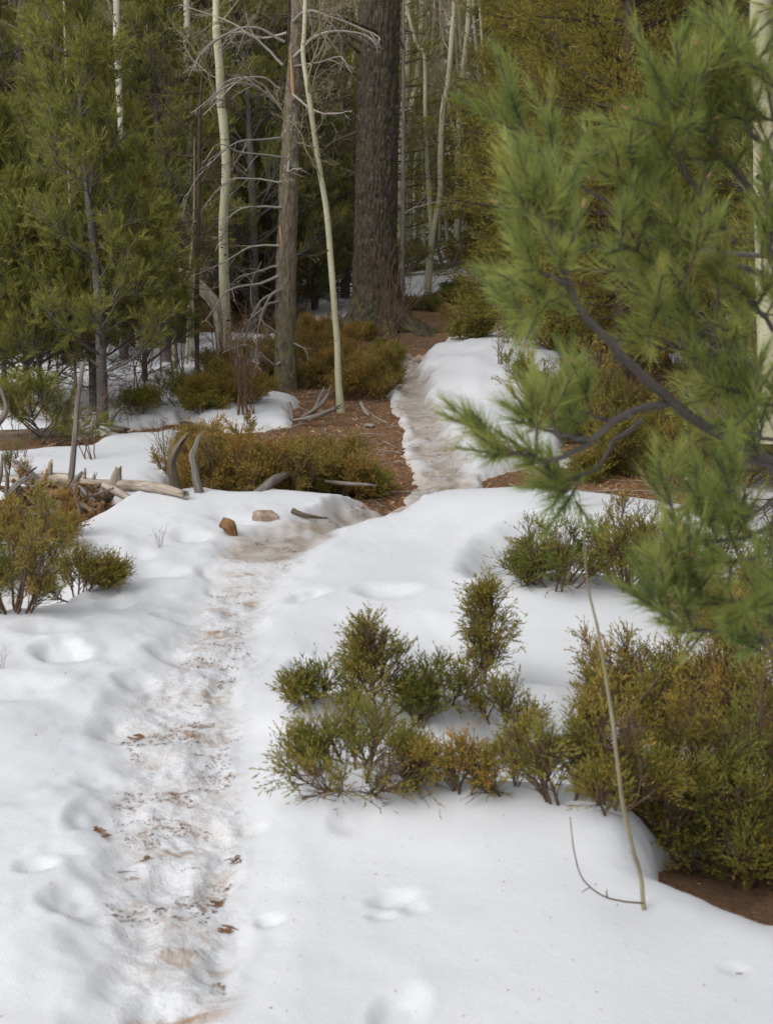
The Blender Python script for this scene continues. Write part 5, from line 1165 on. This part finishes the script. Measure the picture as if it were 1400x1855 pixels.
J2 = [
    (385, 898, 120, 215, 'bronzed juniper rising behind the pair of weathered stubs', 1, 24, .55), (440, 893, 180, 195, 'brown juniper left part of the long bushy bank', 2, 34, .5),
    (375, 830, 130, 120, 'yellowish brown juniper top above the stubs', 3, 22, .65), (520, 880, 200, 150, 'olive brown juniper in the middle of the bushy bank', 4, 34, .5),
    (600, 880, 160, 140, 'flat-topped brown juniper near the bare slope', 5, 34, .6), (640, 893, 110, 45, 'low juniper apron touching the bare trail slope', 6, 20, .45),
    (590, 893, 120, 45, 'low green juniper apron under the flat-topped one', 7, 20, .4), (680, 900, 50, 25, 'last small juniper tuft beside the trail dirt', 8, 8, .45),
    (540, 820, 200, 60, 'back row of brown juniper behind the bushy bank', 9, 30, .6), (430, 830, 150, 70, 'back row of olive juniper above the weathered stubs', 10, 26, .5),
    (590, 700, 150, 75, 'dark bronze juniper between the dead pine and the curving aspen', 11, 34, .5), (660, 720, 130, 80, 'bronze juniper right of the curving aspen foot', 12, 34, .5),
    (650, 675, 170, 75, 'wide bronze juniper in front of the fir roots', 13, 36, .6), (585, 640, 150, 65, 'brown juniper behind the dead pine foot', 14, 32, .6),
    (705, 655, 70, 40, 'small juniper at the foot of the fir beside the stones', 15, 14, .4), (560, 605, 140, 50, 'brown juniper far behind the dead pine', 16, 26, .7),
    (700, 690, 60, 60, 'bronze juniper at the snow edge by the icy trail', 17, 16, .5), (640, 620, 110, 40, 'juniper against the left flank of the fir', 18, 24, .6),
    (335, 735, 100, 85, 'dark spindly juniper on the snow right of the left pines', 19, 20, .35), (395, 718, 100, 60, 'dark juniper in front of the thick aspen', 20, 20, .45),
    (450, 725, 110, 55, 'low reddish juniper left of the dead pine foot', 21, 20, .6), (400, 680, 110, 45, 'brown juniper at the thick aspen foot', 22, 20, .65),
    (250, 750, 60, 40, 'small dark juniper on the snow beside the left pine foot', 23, 10, .3), (370, 745, 50, 30, 'tiny dark juniper tuft at the snow edge', 24, 8, .35),
    (505, 690, 90, 60, 'juniper behind the foot of the dead pine', 25, 20, .5), (470, 650, 110, 50, 'brown juniper under the drooping bleached branches', 26, 20, .6),
]
for px, py, w, h, lab, sd, nst, vm in J2:
    juniper(px, py, w, h * .8, lab, 6100 + sd, int(nst * (.5 if py > 800 else .75)), mat='juniper_brown' if vm >= .5 else 'juniper', erect=.35, vmean=vm + .02, cat='juniper', d={1: 8.7, 2: 8.6, 3: 9.3, 4: 8.6, 5: 8.7, 9: 9.6, 10: 9.4}.get(sd), **MID)
J3 = [
    (960, 712, 110, 80, 'sparse leafy shrub sprig standing on the far snow bank', 31, 9, .6, .35), (1040, 750, 110, 80, 'green shrub at the right foot of the far snow bank', 32, 22, .4, .35),
    (1080, 800, 200, 160, 'tangled juniper under the pine boughs', 33, 40, .45, .45), (1180, 860, 240, 170, 'juniper tangle behind the bare brown ground', 34, 44, .45, .45),
    (1050, 625, 160, 60, 'dark juniper beyond the far snow bank', 35, 30, .45, .5), (1120, 640, 220, 130, 'juniper thicket behind the far snow bank', 36, 36, .45, .5),
    (1260, 680, 240, 180, 'juniper thicket deep behind the near boughs', 37, 40, .45, .5), (1320, 880, 240, 200, 'juniper behind the near pine at the right', 38, 44, .45, .5),
    (1080, 868, 110, 40, 'low green shrub at the rim of the bare brown ground', 39, 16, .4, .4), (1040, 560, 260, 150, 'olive juniper under the yellowish tree juniper', 40, 36, .5, .6),
    (860, 612, 60, 55, 'small dark green shrub at the left crest of the far snow bank', 41, 12, .5, .3), (1220, 560, 260, 200, 'tall juniper thicket far right behind the boughs', 42, 40, .5, .5),
]
for px, py, w, h, lab, sd, nst, er, vm in J3:
    juniper(px, py, w, h, lab, 6100 + sd, int(nst * (.6 if px > 1150 else .8)), erect=er, vmean=vm, cat='shrub', **MID)
J4 = [(760, 560, 80, 26, 'low green groundcover shrub right of the fir roots', 1), (800, 545, 80, 26, 'low green groundcover shrub above the far dirt path', 2), 
      (850, 612, 70, 36, 'green shrub on the right of the far dirt path', 4), (885, 560, 70, 40, 'shrub right of the far path bend', 5), (830, 528, 60, 20, 'small brownish shrub at the far end of the path', 6),
      (868, 588, 60, 40, 'dark shrub beside the far path', 7), (920, 590, 60, 50, 'shrub behind the crest of the far snow bank', 9)]
for px, py, w, h, lab, sd in J4:
    juniper(px, py, w, h * .62, lab, 6200 + sd, 14, mat='berryleaf', erect=.4, cat='shrub', name='low_shrub', leaf=(.030, .011, 6), twig=.07, qlen=.12, sec=7, ter=5, qua=3)
# distant undergrowth, copies of four shrubs
rg = np.random.default_rng(99)
UG = [juniper_geo(6300 + i, 1.5, 1.4, .6, 30, leaf=(.035, .012, 6), mat='juniper_brown' if i % 2 else 'juniper', erect=.4, twig=.08, qlen=.16, sec=7, ter=5, qua=3) for i in range(4)]
cnt = 0
while cnt < 70:
    y = rg.uniform(14.5, 40); u = rg.uniform(-.33, .33); px = CX + u * FPX
    if 700 < px < 960 and y < 30: continue
    if 640 < px < 860: continue
    if px < 480 and y < 17: continue
    x = u * y; cnt += 1; k = int(rg.integers(4))
    o = link('juniper', None, loc=(x, y, gz(x, y) - .05), rot=(0, 0, rg.uniform(0, 6.28)), scale=rg.uniform(.7, 1.4)); tag(o, ('bronze' if k % 2 else 'green') + ' low juniper ' + ('near the rim of the wood ' if y < 22 else 'deep in the wood ') + zone(px), 'juniper', 'junipers in the undergrowth of the far wood')
    link('stems', UG[k][0], o); link('foliage', UG[k][1], o)

# ================================================================== LITTER (stuff)
def litter(name, P, l0, l1, w, rg, mat, flat=.25, lift=.004):
    n = len(P); az = rg.uniform(0, 6.283, n); D = np.stack([np.cos(az), np.sin(az), rg.normal(size=n) * flat], -1); D = nrm(D)
    S = nrm(np.cross(D, np.array([0, 0, 1.]) + rg.normal(size=(n, 3)) * .4)); L = rg.uniform(l0, l1, n)[:, None]; W = w * rg.uniform(.5, 1.4, n)[:, None]
    C = P + np.array([0, 0, lift]); bend = np.array([0, 0, 1.]) * L * .08
    V = np.stack([C - D * L * .5 - S * W * .3, C + S * W * -.5 + bend, C + D * L * .5, C + S * W * .5 + bend], 1)
    g = Geo(); g.add(V, np.arange(n * 4).reshape(n, 4), 0, np.repeat(rg.random(n), 4), smooth=False)
    o = link(name, g.mesh(name, [M[mat]])); tag(o, kind='stuff'); return o
def pick(n, xr, yr, cond, rg, dens_py=None):
    X = rg.uniform(*xr, n); Y = np.exp(rg.uniform(math.log(yr[0]), math.log(yr[1]), n)); D_, S_, T_, I_ = terrain(X, Y)
    m = cond(X, Y, D_, S_, T_, I_); return np.stack([X, Y, np.maximum(D_, S_)], -1)[m], T_[m]
P, _ = pick(130000, (-2.6, 4.5), (5.5, 24), lambda X, Y, D_, S_, T_, I_: (D_ > S_ + .003) & (np.abs(X / Y) < .30), rg)
o = litter('needle_litter', P[:52000], .02, .075, .005, rg, 'litter', .35, .006); o['label'] = 'brown fallen needles and bark flakes on the bare ground'
P, _ = pick(26000, (-2., 2.), (7.5, 19), lambda X, Y, D_, S_, T_, I_: (I_ > .4) & (rg.random(len(X)) < .25 + .75 * (fbm(X, Y, .25, 3, 7) > .05)), rg)
o = litter('trail_litter', P, .008, .035, .006, rg, 'litter', .2, .003); o['label'] = 'brown needles and grit on the icy trail'
P, _ = pick(90000, (-1.6, .6), (2.3, 9), lambda X, Y, D_, S_, T_, I_: (T_ > .5) & (fbm(X, Y * 1.6, .16, 3, 17) + .25 * fbm(X, Y, .7, 2, 18) > .28), rg)
o = litter('trail_litter', P[:5200], .004, .022, .0034, rg, 'crumb', .2, .001); o['label'] = 'brown needle crumbs trodden into the snow of the trail'
P, _ = pick(7000, (-3., 3.), (2.3, 17), lambda X, Y, D_, S_, T_, I_: (S_ > D_ + .02), rg)
o = litter('snow_litter', P[:2300], .003, .013, .0024, rg, 'litter', .2, .001); o['label'] = 'scattered specks of bark and needles on the snow'
# twigs and sticks on the bare ground
P, _ = pick(9000, (-2.4, 3.5), (6.5, 20), lambda X, Y, D_, S_, T_, I_: (D_ > S_ + .003) & (I_ < .2) & (np.abs(X / Y) < .30), rg)
P = P[:420]; az = rg.uniform(0, 6.28, len(P)); g = Geo()
p, e = grow(P + [0, 0, .008], np.stack([np.cos(az), np.sin(az), .04 + 0 * az], -1), rg.uniform(.08, .40, len(P)), 4, .12, 0, rg); tubes(g, p, .0045, .002, 4, 0)
o = link('fallen_twigs', g.mesh('fallen_twigs', [M['twig']])); tag(o, 'thin grey twigs strewn over the bare ground', kind='stuff')
# small debris things on the trodden snow
for i, (px, py, L, w, an, lab, mt) in enumerate([(428, 1560, .055, .006, .9, 'brown bark sliver standing slightly on the trail edge', 'rot'), (180, 1508, .05, .010, .1, 'dark bark piece at the left wall of the trail', 'rot'), (392, 1642, .045, .010, .3, 'curled brown juniper scrap on the trail', 'rot'), (410, 1688, .05, .008, .05, 'brown strip of bark below the curled scrap', 'rot'),
                                      (258, 1338, .06, .012, -.3, 'dark needle clump on the trail', 'rot'), (270, 1558, .03, .006, .3, 'small brown chip in the middle of the trail', 'rot'), (215, 1585, .09, .003, .02, 'straight thin twig lying across the trail', 'redtwig'), (330, 1470, .10, .0025, .4, 'thin curved twig on the trail', 'redtwig'), (1340, 1766, .02, .004, .1, 'small grey chip on the smooth snow at lower right', 'twig')]):
    c = hit(px, py); g = Geo(); rr_ = np.random.default_rng(50 + i)
    for j in range(1 if w < .0045 else 9):
        a_ = an + (rr_.normal() * .5 if j else 0); l_ = L * (rr_.uniform(.25, .8) if w >= .0045 else 1.); cc = np.array([rr_.normal() * L * .22, rr_.normal() * w * 1.2, abs(rr_.normal()) * .002]) * (j > 0)
        D = np.array([math.cos(a_), math.sin(a_) * .8, rr_.normal() * .12]); ww = w * (.32 if w >= .0045 else .6)
        limb(g, [cc - D * l_ * .5, cc + rr_.normal(size=3) * [.002, .003, .001], cc + D * l_ * .5], [ww * .5, ww, ww * .3], n=9, sides=5, rough=.45, seed=i * 9 + j, jag=.004, a=rr_.random())
    o = link('bark_scrap', g.mesh('bark_scrap', [M[mt]]), loc=c + np.array([0, 0, w * .2])); tag(o, lab, 'debris')
